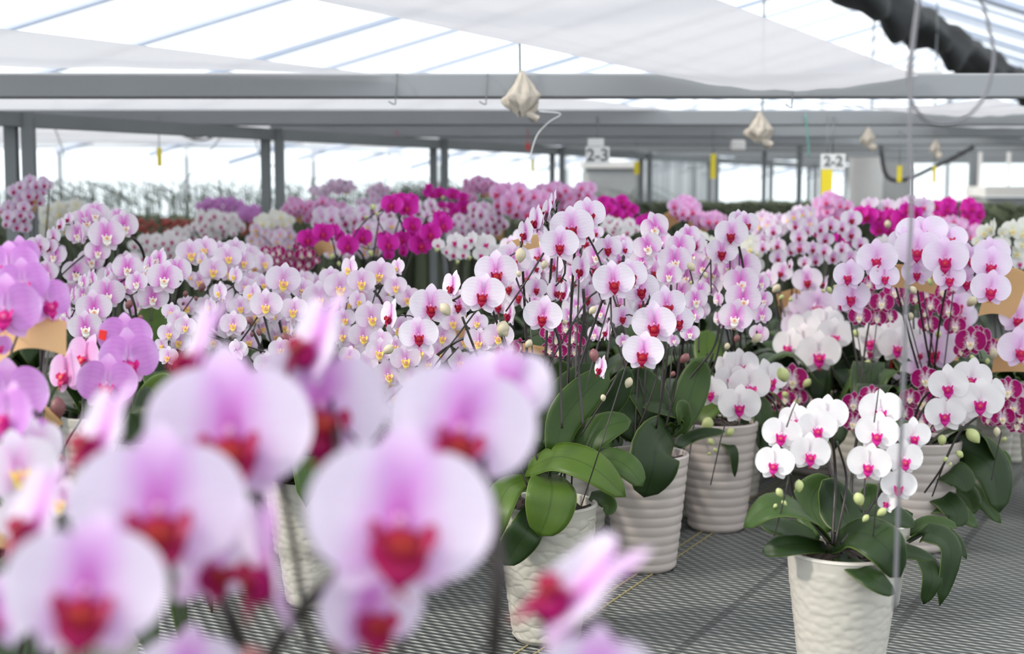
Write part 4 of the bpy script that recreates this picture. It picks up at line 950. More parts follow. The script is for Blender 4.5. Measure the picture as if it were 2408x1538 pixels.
plant('white orchid with magenta lips, tall rounded head above the cream ridged pot', 3.85,
  [('WHT', 'e', [(490, 1200, 270, 2, 0, 0, -.10), (590, 1080, 230, 22, 0, 0, -.02), (300, 1150, 215, -22, 0, 0, -.05), (400, 1035, 220, -10), (535, 1000, 225, 6, -8, 0, .02), (640, 1050, 150, 42), (390, 1120, 230, -5, 0, 0, -.04), (330, 1230, 130, -40)])],
  base=(1938, 4.0), spikes=2, nleaf=3, pot='ridge', tilt=.06, stems=(('e', [(575, 1300, 0), (590, 1500, .02)], .004), ('e', [(640, 1190, 0), (700, 1330, .02), (735, 1500, .04)], .004)),
  leaves=(('e', [(640, 1500, 0), (660, 1350, .0), (690, 1230, .02), (705, 1100, .04)], 150, (0, -1, .2)),))
plant('white orchid with magenta lips carrying the red tag, beside the near wire', 3.75,
  [('WHT', 'e', [(830, 1110, 215, -16, 0, 0, -.02), (925, 1015, 230, 0, -8, 0, .04), (1010, 1150, 250, 12, 0, 0, -.07), (1065, 1050, 220, 12, 0, 0, .02), (1130, 1120, 180, 38, 0, 0, .03), (900, 1110, 220, -6), (840, 1190, 150, -20)])],
  base=(2062, 3.9), spikes=2, nleaf=7, pot='ridge', tilt=.06, buds=(('e', 805, 1292, 72, 'g'), ('e', 945, 1352, 50, 'g'), ('e', 852, 1422, 38, 'g'), ('e', 908, 1446, 26, 'g'), ('e', 735, 1076, 48, 'g')),
  stems=(('e', [(985, 1230, 0), (980, 1350, .02), (975, 1500, .04)], .0045), ('e', [(880, 1240, 0), (885, 1400, .02), (960, 1500, .03)], .003), ('e', [(820, 1320, 0), (850, 1420, 0), (880, 1560, 0)], .003)))
def small(lab, d, pts, c, typ='PAT', **kw):
    return plant(lab, d, [(typ, c, pts)], tilt=.06, **kw)
small('wine-red orchid with white-streaked petals, between the two tall white heads', 3.45, [(690, 770, 135, -6), (765, 840, 140, 4), (905, 870, 150, 0, 0, 0, -.04), (990, 800, 140, 12), (820, 750, 120, 0, 0, 0, .04), (760, 960, 145, -6, 0, 0, -.03), (870, 970, 130, 6), (920, 720, 90, 20, 0, 0, .05),
  (955, 960, 110, 10), (840, 870, 120, 0, 0, 0, .04), (1040, 860, 90, 25), (660, 720, 110, -15), (740, 720, 100, 10)], 'e', nleaf=4, spikes=2, buds=(('e', 560, 790, 40, 'g'), ('e', 520, 795, 26, 'g'), ('e', 600, 775, 34, 'g')))
small('wine-red orchid with white-streaked petals, right of the near wire', 3.5, [(1305, 795, 130, 0), (1345, 920, 140, 6, 0, 0, -.04), (1212, 1010, 135, -4, 0, 0, -.03), (1385, 1022, 140, 8), (1225, 885, 120, -6), (1130, 840, 110, -12), (1285, 880, 110, 0, 0, 0, .04), (1195, 940, 90, -20), (1370, 780, 80, 20), (1200, 820, 100, -10)],
  'e', base=(2200, 3.95), nleaf=4, spikes=2, buds=(('e', 1110, 785, 50, 'c'), ('e', 1275, 1082, 46, 'g'), ('e', 1090, 965, 50, 'c'), ('e', 1495, 865, 66, 'c'), ('e', 1210, 735, 44, 'g')), stems=(('e', [(1235, 1060, 0), (1215, 1250, .02), (1190, 1400, .03)], .004),))
small('wine-red streaked orchid close to the right edge under the pale lilac head', 3.3, [(1488, 1125, 190, 0), (1560, 1095, 140, 22, 0, 0, .03), (1635, 1165, 120, 10), (1432, 1185, 110, -20), (1530, 1080, 120, 0, 0, 0, .05)], 'e', base=(2330, 3.85), nleaf=5, spikes=1, buds=(('e', 1640, 1210, 60, 'c'), ('e', 1600, 1258, 34, 'g'), ('e', 1500, 1235, 36, 'g')))
small('wine-red streaked orchid low behind the frontmost white orchid', 3.35, [(1065, 90, 140, 5), (1045, 205, 140, -5), (955, 270, 90, -20), (690, 220, 120, -15), (780, 180, 120, 10), (690, 320, 120, -5), (1085, 330, 110, 5), (985, 190, 100, -15), (1120, 150, 110, 25), (720, 260, 110, 0), (1040, 310, 90, -10)], 'g', base=(2095, 3.55), nleaf=4, spikes=2)
small('wine-red streaked orchid cut by the right edge of the picture', 3.25, [(1500, 150, 140, 0), (1530, 235, 140, 6), (1470, 290, 120, -6), (1545, 330, 110, 10), (1400, 305, 80, -10), (1570, 180, 120, 20), (1560, 290, 120, 10)], 'g', base=(2505, 3.45), nleaf=4, spikes=2, buds=(('g', 1478, 410, 26, 'g'),))
small('small wine-red streaked orchid beside the bright white one in the ridged pot', 3.6, [(362, 95, 160, 5), (275, 200, 110, -20), (395, 190, 100, 10), (330, 195, 100, 0), (410, 110, 90, 20), (270, 275, 70, -10)], 'g', base=(1705, 3.8), nleaf=4, spikes=1, buds=(('g', 315, 70, 62, 'g'), ('g', 441, 114, 44, 'g'), ('g', 328, 176, 36, 'g'), ('g', 383, 218, 32, 'g')))
small('wine-red streaked orchid half hidden behind the crimson-lipped plant', 2.95, [(500, 1040, 110, 0), (545, 1105, 120, 6), (440, 1110, 120, -6), (385, 1070, 100, -12), (500, 1150, 120, 0), (570, 1050, 90, 15), (400, 1180, 110, -5), (590, 1130, 90, 15), (460, 1190, 110, 0), (140, 1170, 120, -5), (90, 1200, 110, 5), (200, 1160, 110, 8), (560, 1190, 100, 5)], 'd', nleaf=8, spikes=3)
plant('pink-eyed orchid with stacked blooms behind the white one with rose lips', 3.1,
  [('PWH', 'd', [(1665, 640, 250, 0, 0, 0, .05), (1655, 735, 235, 0, 0, 0, .03), (1668, 845, 240, 4), (1625, 965, 230, -2, 0, 0, -.05), (1792, 950, 140, 28), (1800, 850, 140, 30, 0, 0, .03), (1775, 1075, 140, 150), (1508, 850, 110, -45, 0, 0, .03), (1508, 975, 110, -45), (1785, 740, 130, 30, 0, 0, .05), (1580, 640, 150, -20, 0, 0, .07)]),
   ('RED', 'd', [(1530, 530, 205, 0, 0, 0, -.02), (1595, 415, 220, 2), (1690, 350, 170, 30, 0, 0, .04), (1368, 480, 180, -55), (1400, 770, 170, -20, 0, 0, .1), (1640, 320, 130, 0, 0, 0, .06), (1540, 1000, 110, 10, -20, 0, .06)])],
  base=(1735, 3.7), spikes=4, nleaf=8, tilt=.1, buds=(('d', 1628, 1108, 44, 'p'), ('d', 1565, 1160, 42, 'c'), ('d', 1760, 1105, 64, 'c'), ('d', 1330, 740, 24, 'g')),
  stems=(('d', [(1465, 590, 0), (1400, 690, -.02), (1350, 790, -.02)], .0026), ('d', [(1640, 490, .02), (1665, 600, .03), (1680, 700, .04)], .004), ('d', [(1520, 1000, 0), (1470, 1180, 0), (1300, 1400, 0), (1240, 1600, 0)], .0034), ('d', [(1545, 1010, .02), (1490, 1250, .02), (1400, 1500, .02)], .0034)),
  leaves=(('d', [(1500, 1380, .1), (1450, 1250, .15), (1430, 1150, .18), (1440, 1050, .2)], 150, (0, -1, .3), M_leaf2), ('d', [(1290, 1400, 0), (1320, 1330, -.05), (1400, 1280, -.06), (1500, 1260, -.05)], 110, (0, -.8, .7), M_leaf3)))
plant('pale lilac orchid with ruby lips, the broadest head at the right', 2.95,
  [('PAL', 'k', [(1492, 605, 390, -2), (1735, 678, 390, 4, 0, 0, -.04), (1762, 850, 280, 6, 0, 0, -.06), (1530, 480, 440, -2, -30, 0, .05), (1770, 520, 300, 14, -30, 0, .06), (2125, 735, 340, 8), (2120, 945, 335, 0, 0, 0, -.07), (2130, 640, 310, 4, -8, 0, .05), (1145, 685, 350, -4, -10),
     (905, 830, 280, -12), (1205, 840, 260, 8, 0, 0, .0), (1485, 805, 260, 0, 0, 0, .03), (1910, 880, 300, 10, 0, 0, .08), (1930, 680, 260, 20, 0, 0, .08), (930, 1010, 330, -2, 0, 0, .06), (1370, 560, 300, -30, 0, 0, .06)])],
  base=(2230, 3.6), spikes=3, nleaf=4, tilt=.05, buds=(('k', 1455, 960, 64, 'c'), ('k', 1600, 890, 54, 'g')))
plant('pale pink orchid with ruby lips low between the wire and the right kraft wrap', 3.6,
  [('PAL', 'e', [(1250, 1185, 290, 0, 0, 0, -.05), (1330, 1095, 170, 8), (1130, 1330, 200, -4), (1060, 1400, 180, -10), (1400, 880, 220, 10, 0, 0, .1), (1160, 1200, 180, -15), (1430, 960, 200, 10, 0, 0, .1)])], nleaf=6, spikes=2, tilt=.05)
plant('pale lilac orchid with ruby lips cut by the right edge over a kraft wrap', 3.2,
  [('PAL', 'e', [(1800, 965, 245, 2), (1812, 1175, 290, 0, 0, 0, -.05), (1850, 870, 200, 15, 0, 0, .05), (1870, 1080, 220, 25)])], base=(2530, 3.6), nleaf=4, spikes=1, tilt=.05, pot='plain')
plant('pale pink orchid with small red lips behind the tall white head', 4.0,
  [('PAL', 'e', [(480, 890, 260, 2), (385, 880, 190, -24), (320, 1020, 170, -20), (700, 865, 120, 10), (350, 960, 200, -10, 0, 0, .05), (650, 870, 160, -20)])], nleaf=6, spikes=2, tilt=.05)
plant('blush orchid with crimson lips standing alone between pale stems, centre right', 3.8,
  [('RED', 'k', [(540, 872, 260, 0), (325, 800, 190, -18, 0, 12), (205, 865, 180, -12), (400, 740, 110, -70), (700, 900, 150, -76, 0, 10)])], base=(1850, 4.3), nleaf=6, spikes=2, tilt=.06, buds=(('k', 275, 945, 70, 'c'), ('k', 320, 1020, 44, 'g'), ('k', 400, 1040, 36, 'g')))
# ------------------------------------------------------------ left half
plant('soft pink orchid with white lips leaning into the lamp-bright left rear', 3.35,
  [('PWH', 'a', [(1115, 500, 280, 26), (958, 585, 330, 0, 0, 0, -.04), (775, 465, 300, -4, 0, 0, .05), (880, 735, 230, 0, 0, 0, -.06), (705, 575, 220, -20), (860, 400, 260, 8, -8, 0, .08), (1060, 420, 180, 30, 0, 0, .06), (735, 600, 180, -72)]),
   ('RED', 'a', [(620, 440, 130, -50), (550, 495, 140, -50), (485, 600, 190, -45), (815, 840, 230, 0, 0, 0, .05), (450, 690, 180, -35), (350, 680, 190, -10), (440, 900, 200, -25), (540, 720, 110, 0, 0, 0, .08)])],
  base=(215, 3.5), spikes=3, nleaf=8, tilt=.08, stems=(('a', [(1200, 610, 0), (1270, 690, .02), (1305, 800, .04), (1320, 1000, .05)], .005), ('a', [(760, 770, 0), (640, 870, -.02), (500, 1000, -.02)], .0026), ('a', [(600, 915, 0), (690, 925, -.01), (770, 980, 0)], .0026)))
plant('white orchid with deep pink eyes over the dark upright leaf, left of centre', 2.98,
  [('PWH', 'a', [(965, 1115, 320, 0), (850, 1245, 320, -2, 0, 0, -.05), (768, 1415, 300, -2, 0, 0, -.08), (1100, 1030, 300, 10, 0, 0, .03), (1382, 1145, 280, 0, 0, 0, -.02), (1488, 975, 320, 0, 0, 0, -.02), (1240, 1015, 210, -30), (1150, 880, 270, 0, 0, 0, .06), (1600, 900, 260, 12, 0, 0, .04),
     (835, 980, 180, -55), (755, 1010, 150, -50), (745, 1115, 140, 20), (600, 1290, 180, -62), (580, 1380, 150, -60), (1355, 860, 230, -62), (1440, 805, 220, -62), (670, 1130, 170, -65), (1280, 1180, 180, -20, 0, 0, .06), (980, 950, 150, -60, 0, 0, .05)])],
  base=(330, 3.15), spikes=4, nleaf=7, tilt=.08, buds=(('a', 1165, 1215, 72, 'p'), ('a', 1275, 1330, 44, 'p')),
  stems=(('a', [(1185, 1130, 0), (1225, 1260, .0), (1235, 1460, .02)], .004), ('a', [(1635, 1000, 0), (1560, 1280, .02), (1450, 1560, .03)], .0042), ('a', [(1010, 1280, 0), (960, 1450, .02)], .003)),
  leaves=(('a', [(1380, 1560, -.05), (1370, 1450, -.04), (1375, 1340, -.02), (1400, 1200, .0)], 250, (.1, -1, .2), M_leaf2),))
plant('soft pink orchid with yellow lips below the distant purple flowers', 3.25,
  [('YEL', 'b', [(510, 130, 240, -18, 0, 0, .05), (712, 205, 250, 0), (850, 245, 225, 14), (580, 320, 250, 0, 0, 0, -.05), (480, 230, 150, -52), (372, 385, 120, 10), (370, 170, 270, 10, 0, 0, .04), (640, 150, 200, -5, 0, 0, .07), (780, 130, 200, 5, 0, 0, .08)])],
  nleaf=9, spikes=2, tilt=.08, buds=(('b', 478, 485, 70, 'p'), ('b', 330, 545, 50, 'p'), ('b', 425, 585, 38, 'p'), ('b', 310, 630, 32, 'p')), stems=(('b', [(410, 560, 0), (310, 700, 0), (220, 830, 0)], .0022), ('b', [(125, 510, .03), (220, 590, .03), (290, 690, .03)], .003)))
plant('wide pale pink orchid with yellow lips in the middle of the display', 2.92,
  [('YEL', 'b', [(1212, 415, 320, 0, 0, 0, .02), (1062, 638, 300, 0, 0, 0, -.05), (1315, 685, 260, -4, 0, 0, -.04), (1540, 575, 310, -4), (1728, 480, 310, 4), (1922, 425, 260, 0), (2088, 355, 280, 0, 0, 0, .04), (2230, 470, 210, -4), (2008, 750, 310, 4, 0, 0, -.05), (1935, 920, 280, 4, 0, 0, -.07),
     (1885, 600, 190, 30), (940, 540, 210, -38), (830, 660, 210, -8), (765, 815, 250, 0, 0, 0, -.03), (645, 520, 190, -48), (555, 655, 170, -42), (785, 375, 180, -42, 0, 0, .05), (1825, 305, 220, -45, 0, 0, .03), (1765, 765, 210, 18), (1745, 910, 220, 20), (1275, 860, 150, -62),
     (1390, 500, 220, 10, 0, 0, .07), (870, 470, 190, 0, 0, 0, .07), (1030, 450, 190, 10, 0, 0, .08), (1200, 590, 180, 0, 0, 0, .08), (1130, 730, 170, 5, 0, 0, .05), (1640, 390, 200, -5, 0, 0, .08), (2250, 300, 180, -55, 0, 0, .06)])],
  base=(700, 3.1), spikes=5, nleaf=10, tilt=.1, buds=(('b', 912, 785, 70, 'p'), ('b', 838, 890, 48, 'p'), ('b', 932, 910, 40, 'p'), ('b', 995, 890, 56, 'p'), ('b', 1235, 940, 82, 'p'), ('b', 1805, 1205, 88, 'p'), ('b', 2165, 1050, 70, 'c'), ('b', 2160, 640, 60, 'p')),
  stems=(('b', [(1000, 725, 0), (910, 860, -.02), (830, 970, -.02), (720, 1120, -.02)], .0026), ('b', [(935, 870, .02), (990, 980, .02), (1015, 1080, .02)], .0042), ('b', [(2035, 510, .03), (2100, 600, .03), (2140, 720, .04)], .004), ('b', [(1735, 1040, .02), (1725, 1280, .02)], .005), ('b', [(2290, 1030, 0), (2230, 1200, 0), (2120, 1450, 0)], .004)))
plant('pale pink orchid with yellow lips low behind the blurred front petals', 2.72,
  [('YEL', 'b', [(172, 1105, 190, -4), (1062, 1180, 230, -4), (1190, 1040, 220, 10, 0, 0, .04), (800, 1050, 210, 150), (335, 830, 200, -8, 0, 0, .05), (262, 775, 190, 0, 0, 0, .08), (180, 895, 200, 0, 0, 0, .06), (1810, 1105, 200, -8), (1962, 1180, 240, -4), (2060, 1080, 210, 12), (2160, 1265, 270, 0),
     (1855, 1290, 220, 0), (2050, 1390, 220, 150), (2100, 960, 210, 8, 0, 0, .05), (2300, 1150, 190, 0), (120, 1000, 150, -20, 0, 0, .08), (2230, 1010, 190, 12, 0, 0, .07), (200, 700, 170, 0, 0, 0, .12)]),
   ('YEL', O, [(953, 842, 72, 0), (918, 884, 74, 0), (968, 888, 66, 5), (884, 908, 60, 0), (1008, 852, 56, 8), (987, 826, 66, 4), (1172, 790, 74, 0), (1126, 802, 70, 0), (1122, 757, 52, 5), (893, 824, 66, -5), (840, 880, 66, -5), (760, 905, 60, 0)])],
  base=(730, 2.72), spikes=6, nleaf=9, tilt=.08, pot='hammer')
plant('rose magenta orchid with a long bare arching bud stem, left of the middle', 3.95,
  [('MAG', 'c', [(1292, 320, 215, -2), (1432, 345, 225, 8, 0, 0, .03), (1470, 285, 160, 14, 0, 0, .07), (1370, 275, 150, 0, 0, 0, .07), (1482, 515, 190, 8), (1765, 515, 210, 10, 0, 0, .03), (1650, 595, 220, 10), (1560, 695, 240, 8, 0, 0, -.04), (1255, 695, 220, 0, 0, 0, -.04), (1010, 630, 200, 10),
     (878, 710, 215, 0, 0, 0, -.04), (640, 590, 210, 2), (500, 645, 215, -2), (735, 565, 140, 20, 0, 0, .04), (1385, 650, 180, 0, 0, 0, .03), (800, 630, 150, -40, 0, 0, .03), (380, 700, 120, -72), (1220, 640, 150, -10, 0, 0, .04), (1740, 440, 140, 10, 0, 0, .07), (1400, 760, 140, -60), (1260, 800, 110, 0, 0, 0, .03), (1480, 630, 150, -5, 0, 0, .05)])],
  base=(840, 4.1), spikes=4, nleaf=8, tilt=.06, buds=(('c', 1112, 350, 54, 'g'), ('c', 1150, 415, 42, 'g'), ('c', 1042, 445, 34, 'g'), ('c', 725, 815, 50, 'g'), ('c', 1090, 785, 56, 'g'), ('c', 790, 885, 40, 'g')),
  stems=(('c', [(1210, 375, 0), (1100, 430, -.02), (980, 550, -.03), (900, 680, -.03), (740, 920, -.03)], .0030), ('c', [(1350, 440, .02), (1385, 510, .03), (1410, 610, .04)], .0045), ('c', [(970, 750, .03), (1010, 800, .03), (1045, 890, .04)], .0045), ('c', [(1735, 640, .02), (1780, 720, .03), (1790, 800, .04)], .0045)))
plant('wine and white speckled orchid just left of the small kraft collar', 4.1,
  [('PAT', 'c', dome(430, 860, 170, 130, 10, 100, 2) + dome(150, 850, 180, 120, 14, 95, 4)), ('PAT', 'c', [(220, 770, 130, 0), (440, 800, 130, 5), (510, 790, 120, 10), (550, 1040, 100, 5), (450, 1010, 100, 5)])],
  nleaf=9, spikes=4, tilt=.05, buds=(('c', 30, 900, 34, 'g'), ('c', 640, 940, 30, 'g'), ('c', 700, 940, 28, 'g')))
plant('dark magenta orchid with two bunches above the pale ones, at upper middle', 5.1,
  [('MAG', 'c', [(1635, 215, 110, -6), (1740, 215, 130, 0), (1865, 225, 140, 4), (1960, 255, 110, 8), (1965, 345, 150, 6), (1885, 395, 120, -4), (2065, 345, 110, 12), (1990, 435, 110, 4), (1670, 240, 100, 0), (1800, 440, 110, -6), (1640, 160, 80, -20), (1850, 340, 100, -10), (1760, 330, 90, 0)])],
  nleaf=10, spikes=2, tilt=.04, buds=(('c', 1770, 260, 30, 'g'),))
plant('white orchid with wine lips tucked below the magenta blooms, beside the crimson-lipped one', 3.9,
  [('WHT', 'c', [(1985, 700, 150, -6), (2050, 645, 150, -50), (2170, 690, 200, 6), (1890, 670, 170, -10), (1870, 790, 150, 0), (2130, 790, 150, 4), (1810, 760, 110, -10), (1730, 700, 120, -14), (2260, 760, 150, 12), (1960, 790, 130, 0)])],
  nleaf=8, spikes=3, tilt=.05, buds=(('c', 1715, 755, 44, 'g'), ('c', 2025, 830, 40, 'g'), ('c', 1910, 870, 36, 'g')))
FAR = 'orchids in the rear rows'
def far(lab, d, typ, parts, **kw):
    g = []
    for (t, cx, cy, rx, ry, n, w) in parts: g.append((t or typ, O, dome(cx, cy, rx, ry, n, w, cx % 17)))
    kw.setdefault('nleaf', 8); kw.setdefault('spikes', max(2, len(parts)))
    return plant(lab, d, g, tilt=.02, stake=False, jit=.12, **kw)
far('blurred pinkish white orchid spike leaning up before the leftmost steel posts', 4.4, 'PAL', [(None, 40, 505, 38, 40, 14, 30), (None, 70, 452, 42, 34, 14, 30), (None, 104, 430, 12, 10, 3, 26)], base=(60, 4.45))
far('cream orchid in the bright haze behind the left lilac plant', 5.0, 'CRM', [(None, 118, 520, 62, 38, 20, 32), (None, 165, 500, 40, 26, 8, 30)])
far('white orchid with wine lips before the distant purple patch', 5.4, 'WHT', [(None, 510, 530, 58, 30, 22, 27), (None, 440, 548, 30, 18, 6, 25)])
far('greyish white orchid behind the drooping pale stem, left rear', 5.0, 'WHT', [(None, 385, 575, 45, 28, 12, 30), (None, 330, 600, 30, 40, 8, 30)])
far('small dull mauve orchid, leftmost of the distant purple patch', 8.0, 'LIL', [(None, 520, 482, 62, 16, 34, 15)], nleaf=5)
far('small bright purple orchid, just beside the second pair of posts', 7.6, 'LIL', [(None, 592, 503, 36, 18, 26, 16)], nleaf=5)
far('cream and apricot orchid just left of the magenta sprays', 5.0, 'YEL', [('CRM', 645, 520, 42, 20, 14, 28), ('YEL', 640, 560, 58, 34, 22, 30)])
far('rose pink orchid arching over two kraft collars near the second posts', 5.4, 'PNK', [(None, 700, 488, 34, 18, 14, 25), (None, 765, 488, 44, 16, 16, 25), (None, 735, 508, 20, 14, 5, 24)])
far('faint pink orchid arching left of the upper middle, far behind', 7.6, 'PNK', [('PAL', 800, 438, 36, 16, 20, 17), ('PAL', 755, 450, 26, 14, 10, 17)], nleaf=5)
far('tall faint pink orchid just left of the highest magenta bloom', 6.6, 'PAL', [(None, 890, 455, 24, 22, 14, 20), (None, 865, 490, 26, 26, 14, 21)])
far('pale orchid with rosy centres behind the magenta sprays', 4.9, 'PAL', [(None, 790, 520, 55, 28, 16, 34), ('RED', 880, 520, 60, 34, 18, 34), ('RED', 990, 505, 42, 30, 12, 30)])
far('pale orchid with golden lips glimpsed under the magenta arch', 4.7, 'YEL', [(None, 900, 545, 60, 30, 16, 34), (None, 830, 580, 60, 30, 12, 34)])
far('round pink dome of orchid over a kraft collar, beyond the third posts', 6.0, 'PNK', [(None, 1128, 436, 42, 17, 24, 20), (None, 1100, 462, 22, 16, 8, 20)])
far('pale orchid with red eyes on a square kraft sheet', 5.0, 'RED', [(None, 1140, 520, 46, 40, 20, 32), (None, 1075, 530, 34, 30, 10, 30)])
far('clear lilac pink orchid, tallest of the cluster left of the big blush heads', 4.9, 'PNK', [(None, 1205, 470, 40, 32, 12, 44), (None, 1255, 485, 30, 34, 8, 42)])
far('lilac pink orchid behind the topmost blush blooms', 5.3, 'PNK', [(None, 1300, 452, 34, 20, 9, 36), (None, 1370, 458, 24, 24, 7, 36), (None, 1340, 480, 30, 18, 6, 36)])
far('magenta orchid peeping over the blush blooms', 4.8, 'MAG', [(None, 1452, 490, 46, 22, 9, 36), (None, 1515, 525, 24, 14, 5, 34), (None, 1425, 480, 14, 16, 4, 30)])
far('small white orchid with dark eyes below the magenta one', 4.6, 'WHT', [(None, 1455, 535, 42, 20, 10, 26)])
far('rose pink orchid standing above a kraft collar, before the grey curtain', 5.0, 'PNK', [(None, 1610, 492, 34, 22, 11, 36), (None, 1668, 516, 34, 12, 9, 34)])
far('cream orchid behind the stacked pink-eyed blooms', 4.1, 'CRM', [(None, 1660, 600, 60, 40, 14, 40), (None, 1760, 600, 26, 46, 12, 40)])
far('soft pink orchid with yellow lips at the rear, under the number sign', 4.8, 'YEL', [(None, 1812, 530, 34, 24, 10, 36), (None, 1790, 570, 30, 22, 8, 36), (None, 1880, 515, 30, 26, 8, 38)])
far('rose orchid drooping in a dense pointed bunch, under the yellow trap', 5.0, 'PNK', [(None, 1955, 490, 40, 26, 16, 34), (None, 1930, 510, 30, 16, 8, 34)])
plant('white orchid with red eyes in rows, left of the magenta head at the right', 4.0,
  [('RED', 'k', [(922, 345, 185, 8), (920, 475, 175, 6), (745, 400, 160, -8), (700, 520, 150, -4), (480, 590, 170, 0), (470, 500, 150, 0), (290, 570, 140, -6), (290, 680, 150, 0), (590, 600, 140, 4), (612, 700, 140, 6), (915, 680, 170, 6), (765, 680, 150, 0), (840, 420, 140, 0), (400, 620, 130, -8), (690, 620, 130, 0), (250, 450, 140, -10), (440, 400, 140, -4), (540, 450, 130, 0), (160, 590, 130, -10), (660, 430, 130, 0), (1000, 560, 140, 10), (840, 600, 130, 0), (160, 520, 120, 0), (520, 720, 120, 0)]),
   ('YEL', 'k', [(425, 320, 130, -6), (560, 380, 150, 4), (500, 300, 120, 0)])], nleaf=10, spikes=6, tilt=.05)
plant('vivid magenta orchid behind the near wire, the largest magenta head at the right', 4.4,
  [('MAG', 'k', [(1060, 318, 190, -2), (1160, 325, 130, 6), (1262, 320, 150, 0), (1362, 345, 200, 4), (1480, 360, 140, 16), (1165, 430, 160, 0), (1255, 440, 120, 0), (1350, 430, 130, 6), (1480, 290, 120, 10), (1000, 290, 130, -14), (1400, 260, 130, 0)]), ('MAG', 'k', [(855, 575, 130, 0), (820, 505, 110, -6), (640, 480, 90, -10)])],
  nleaf=8, spikes=4, tilt=.04, buds=(('k', 1235, 395, 62, 'c'), ('k', 1320, 450, 46, 'g')), stems=(('k', [(1075, 380, .02), (1110, 450, .03), (1122, 600, .04)], .005),))
plant('pale pink orchid crowning the vivid magenta head from behind', 4.8,
  [('PAL', 'k', [(1070, 220, 130, -10), (1120, 210, 110, -50), (1230, 240, 160, 0), (1370, 220, 140, -10), (1540, 240, 190, 4), (1560, 350, 150, 8), (1430, 180, 100, 0), (1620, 400, 130, 0)])], nleaf=8, spikes=3, tilt=.04)
far('deep magenta orchid with two small bunches at the right rear', 5.6, 'MAG', [(None, 2222, 494, 24, 20, 8, 34), (None, 2283, 495, 24, 20, 7, 34), (None, 2285, 522, 16, 10, 3, 32)])
far('rose pink orchid below the two deep magenta bunches', 5.0, 'PNK', [(None, 2235, 530, 32, 16, 9, 34), (None, 2285, 545, 18, 12, 4, 34), (None, 2190, 545, 20, 12, 4, 32)])
plant('creamy white orchid with gold lips at the right rear edge', 4.1,
  [('CRM', 'k', [(2075, 460, 160, -14), (2310, 440, 190, 4), (2212, 560, 160, 0), (2400, 470, 170, 10), (2350, 640, 150, 0), (2140, 420, 170, -66), (2400, 560, 150, 6), (2010, 540, 110, -20), (2230, 460, 110, -40), (2420, 380, 130, 0)]), ('WHT', 'k', [(2370, 720, 140, 6), (1210, 570, 180, 0), (1290, 570, 120, 0)])],
  base=(2390, 4.2), nleaf=8, spikes=4, tilt=.04, stems=(('k', [(2240, 480, 0), (2180, 520, 0), (2120, 580, 0)], .003), ('k', [(2275, 510, .02), (2290, 600, .02), (2285, 720, .02)], .007)))
far('pink orchid at the right edge behind the broad pale lilac head', 3.9, 'PAL', [(None, 2180, 555, 60, 20, 8, 50)], nleaf=8)
far('pale pink orchid filling behind the wide yellow-lipped one', 3.7, 'YEL', [(None, 560, 620, 60, 30, 10, 50), (None, 700, 665, 50, 20, 6, 46)])
far('pale orchid with red lips filling behind the big crimson-lipped plant', 3.3, 'RED', [(None, 1330, 640, 110, 60, 16, 62), (None, 1430, 700, 60, 50, 8, 60)])
far('faint blush orchid behind the topmost crimson-lipped blooms', 3.5, 'RED', [(None, 1490, 600, 60, 40, 8, 55), (None, 1240, 575, 50, 30, 8, 50)])
far('pink orchid low in the shade behind the wide yellow-lipped one', 3.5, 'YEL', [(None, 620, 760, 90, 40, 9, 50), (None, 850, 700, 90, 40, 8, 50)])

far('pale pink orchid filling the row below the dark magenta bunches', 5.7, 'PAL', [(None, 1050, 505, 50, 20, 12, 30)])

# fuller middle rows
plant('dense blush orchid filling the middle rows behind the tallest crimson-lipped blooms', 3.15,
  [('RED', 'd', [(600, 560, 210, -10), (690, 640, 200, 5), (560, 720, 200, -20), (470, 700, 200, -10), (640, 830, 200, 5), (760, 860, 190, 8), (860, 590, 200, 12), (330, 560, 190, -15), (250, 700, 190, -20), (200, 820, 190, -12), (300, 880, 180, -5), (640, 470, 170, 0), (560, 480, 160, 20),
     (1080, 660, 190, 10), (1000, 880, 190, 8), (860, 880, 190, -8), (560, 900, 170, -20), (430, 620, 170, -30), (130, 760, 190, -10), (60, 880, 180, 0)])], base=(1330, 3.35), nleaf=6, spikes=6, tilt=.05)
plant('pink-eyed orchid filling the rows between the two crimson-lipped heads', 3.2,
  [('PWH', 'd', [(1130, 560, 190, -4), (1120, 470, 170, 0), (1330, 560, 180, 8), (1290, 700, 180, 12), (1260, 800, 180, 8), (1180, 790, 180, 0), (1400, 640, 160, 10), (1440, 560, 160, 0), (1450, 760, 170, -6), (1380, 920, 150, 20), (1290, 900, 160, 0), (1480, 680, 170, -10), (1240, 650, 180, 5), (960, 560, 170, -12)])], base=(1600, 3.5), nleaf=6, spikes=4, tilt=.05)
plant('soft pink yellow-lipped orchid packed low between the blurred petals and the ivory pot', 3.0,
  [('YEL', 'o', [(1040, 790, 64, 0), (1090, 800, 62, 6), (1065, 755, 62, -8), (1030, 830, 62, 0), (1080, 850, 60, 10), (1135, 850, 62, 0), (940, 770, 66, -8), (985, 745, 60, 0), (870, 760, 66, 0), (830, 815, 66, -8), (800, 850, 66, 0), (850, 690, 62, 0), (960, 700, 62, -10), (900, 720, 62, 10), (1200, 840, 60, 0), (930, 930, 64, 0), (860, 950, 64, 0), (790, 780, 64, 0), (740, 845, 66, -6), (680, 820, 64, 8)])], base=(990, 3.2), nleaf=8, spikes=6, tilt=.05)
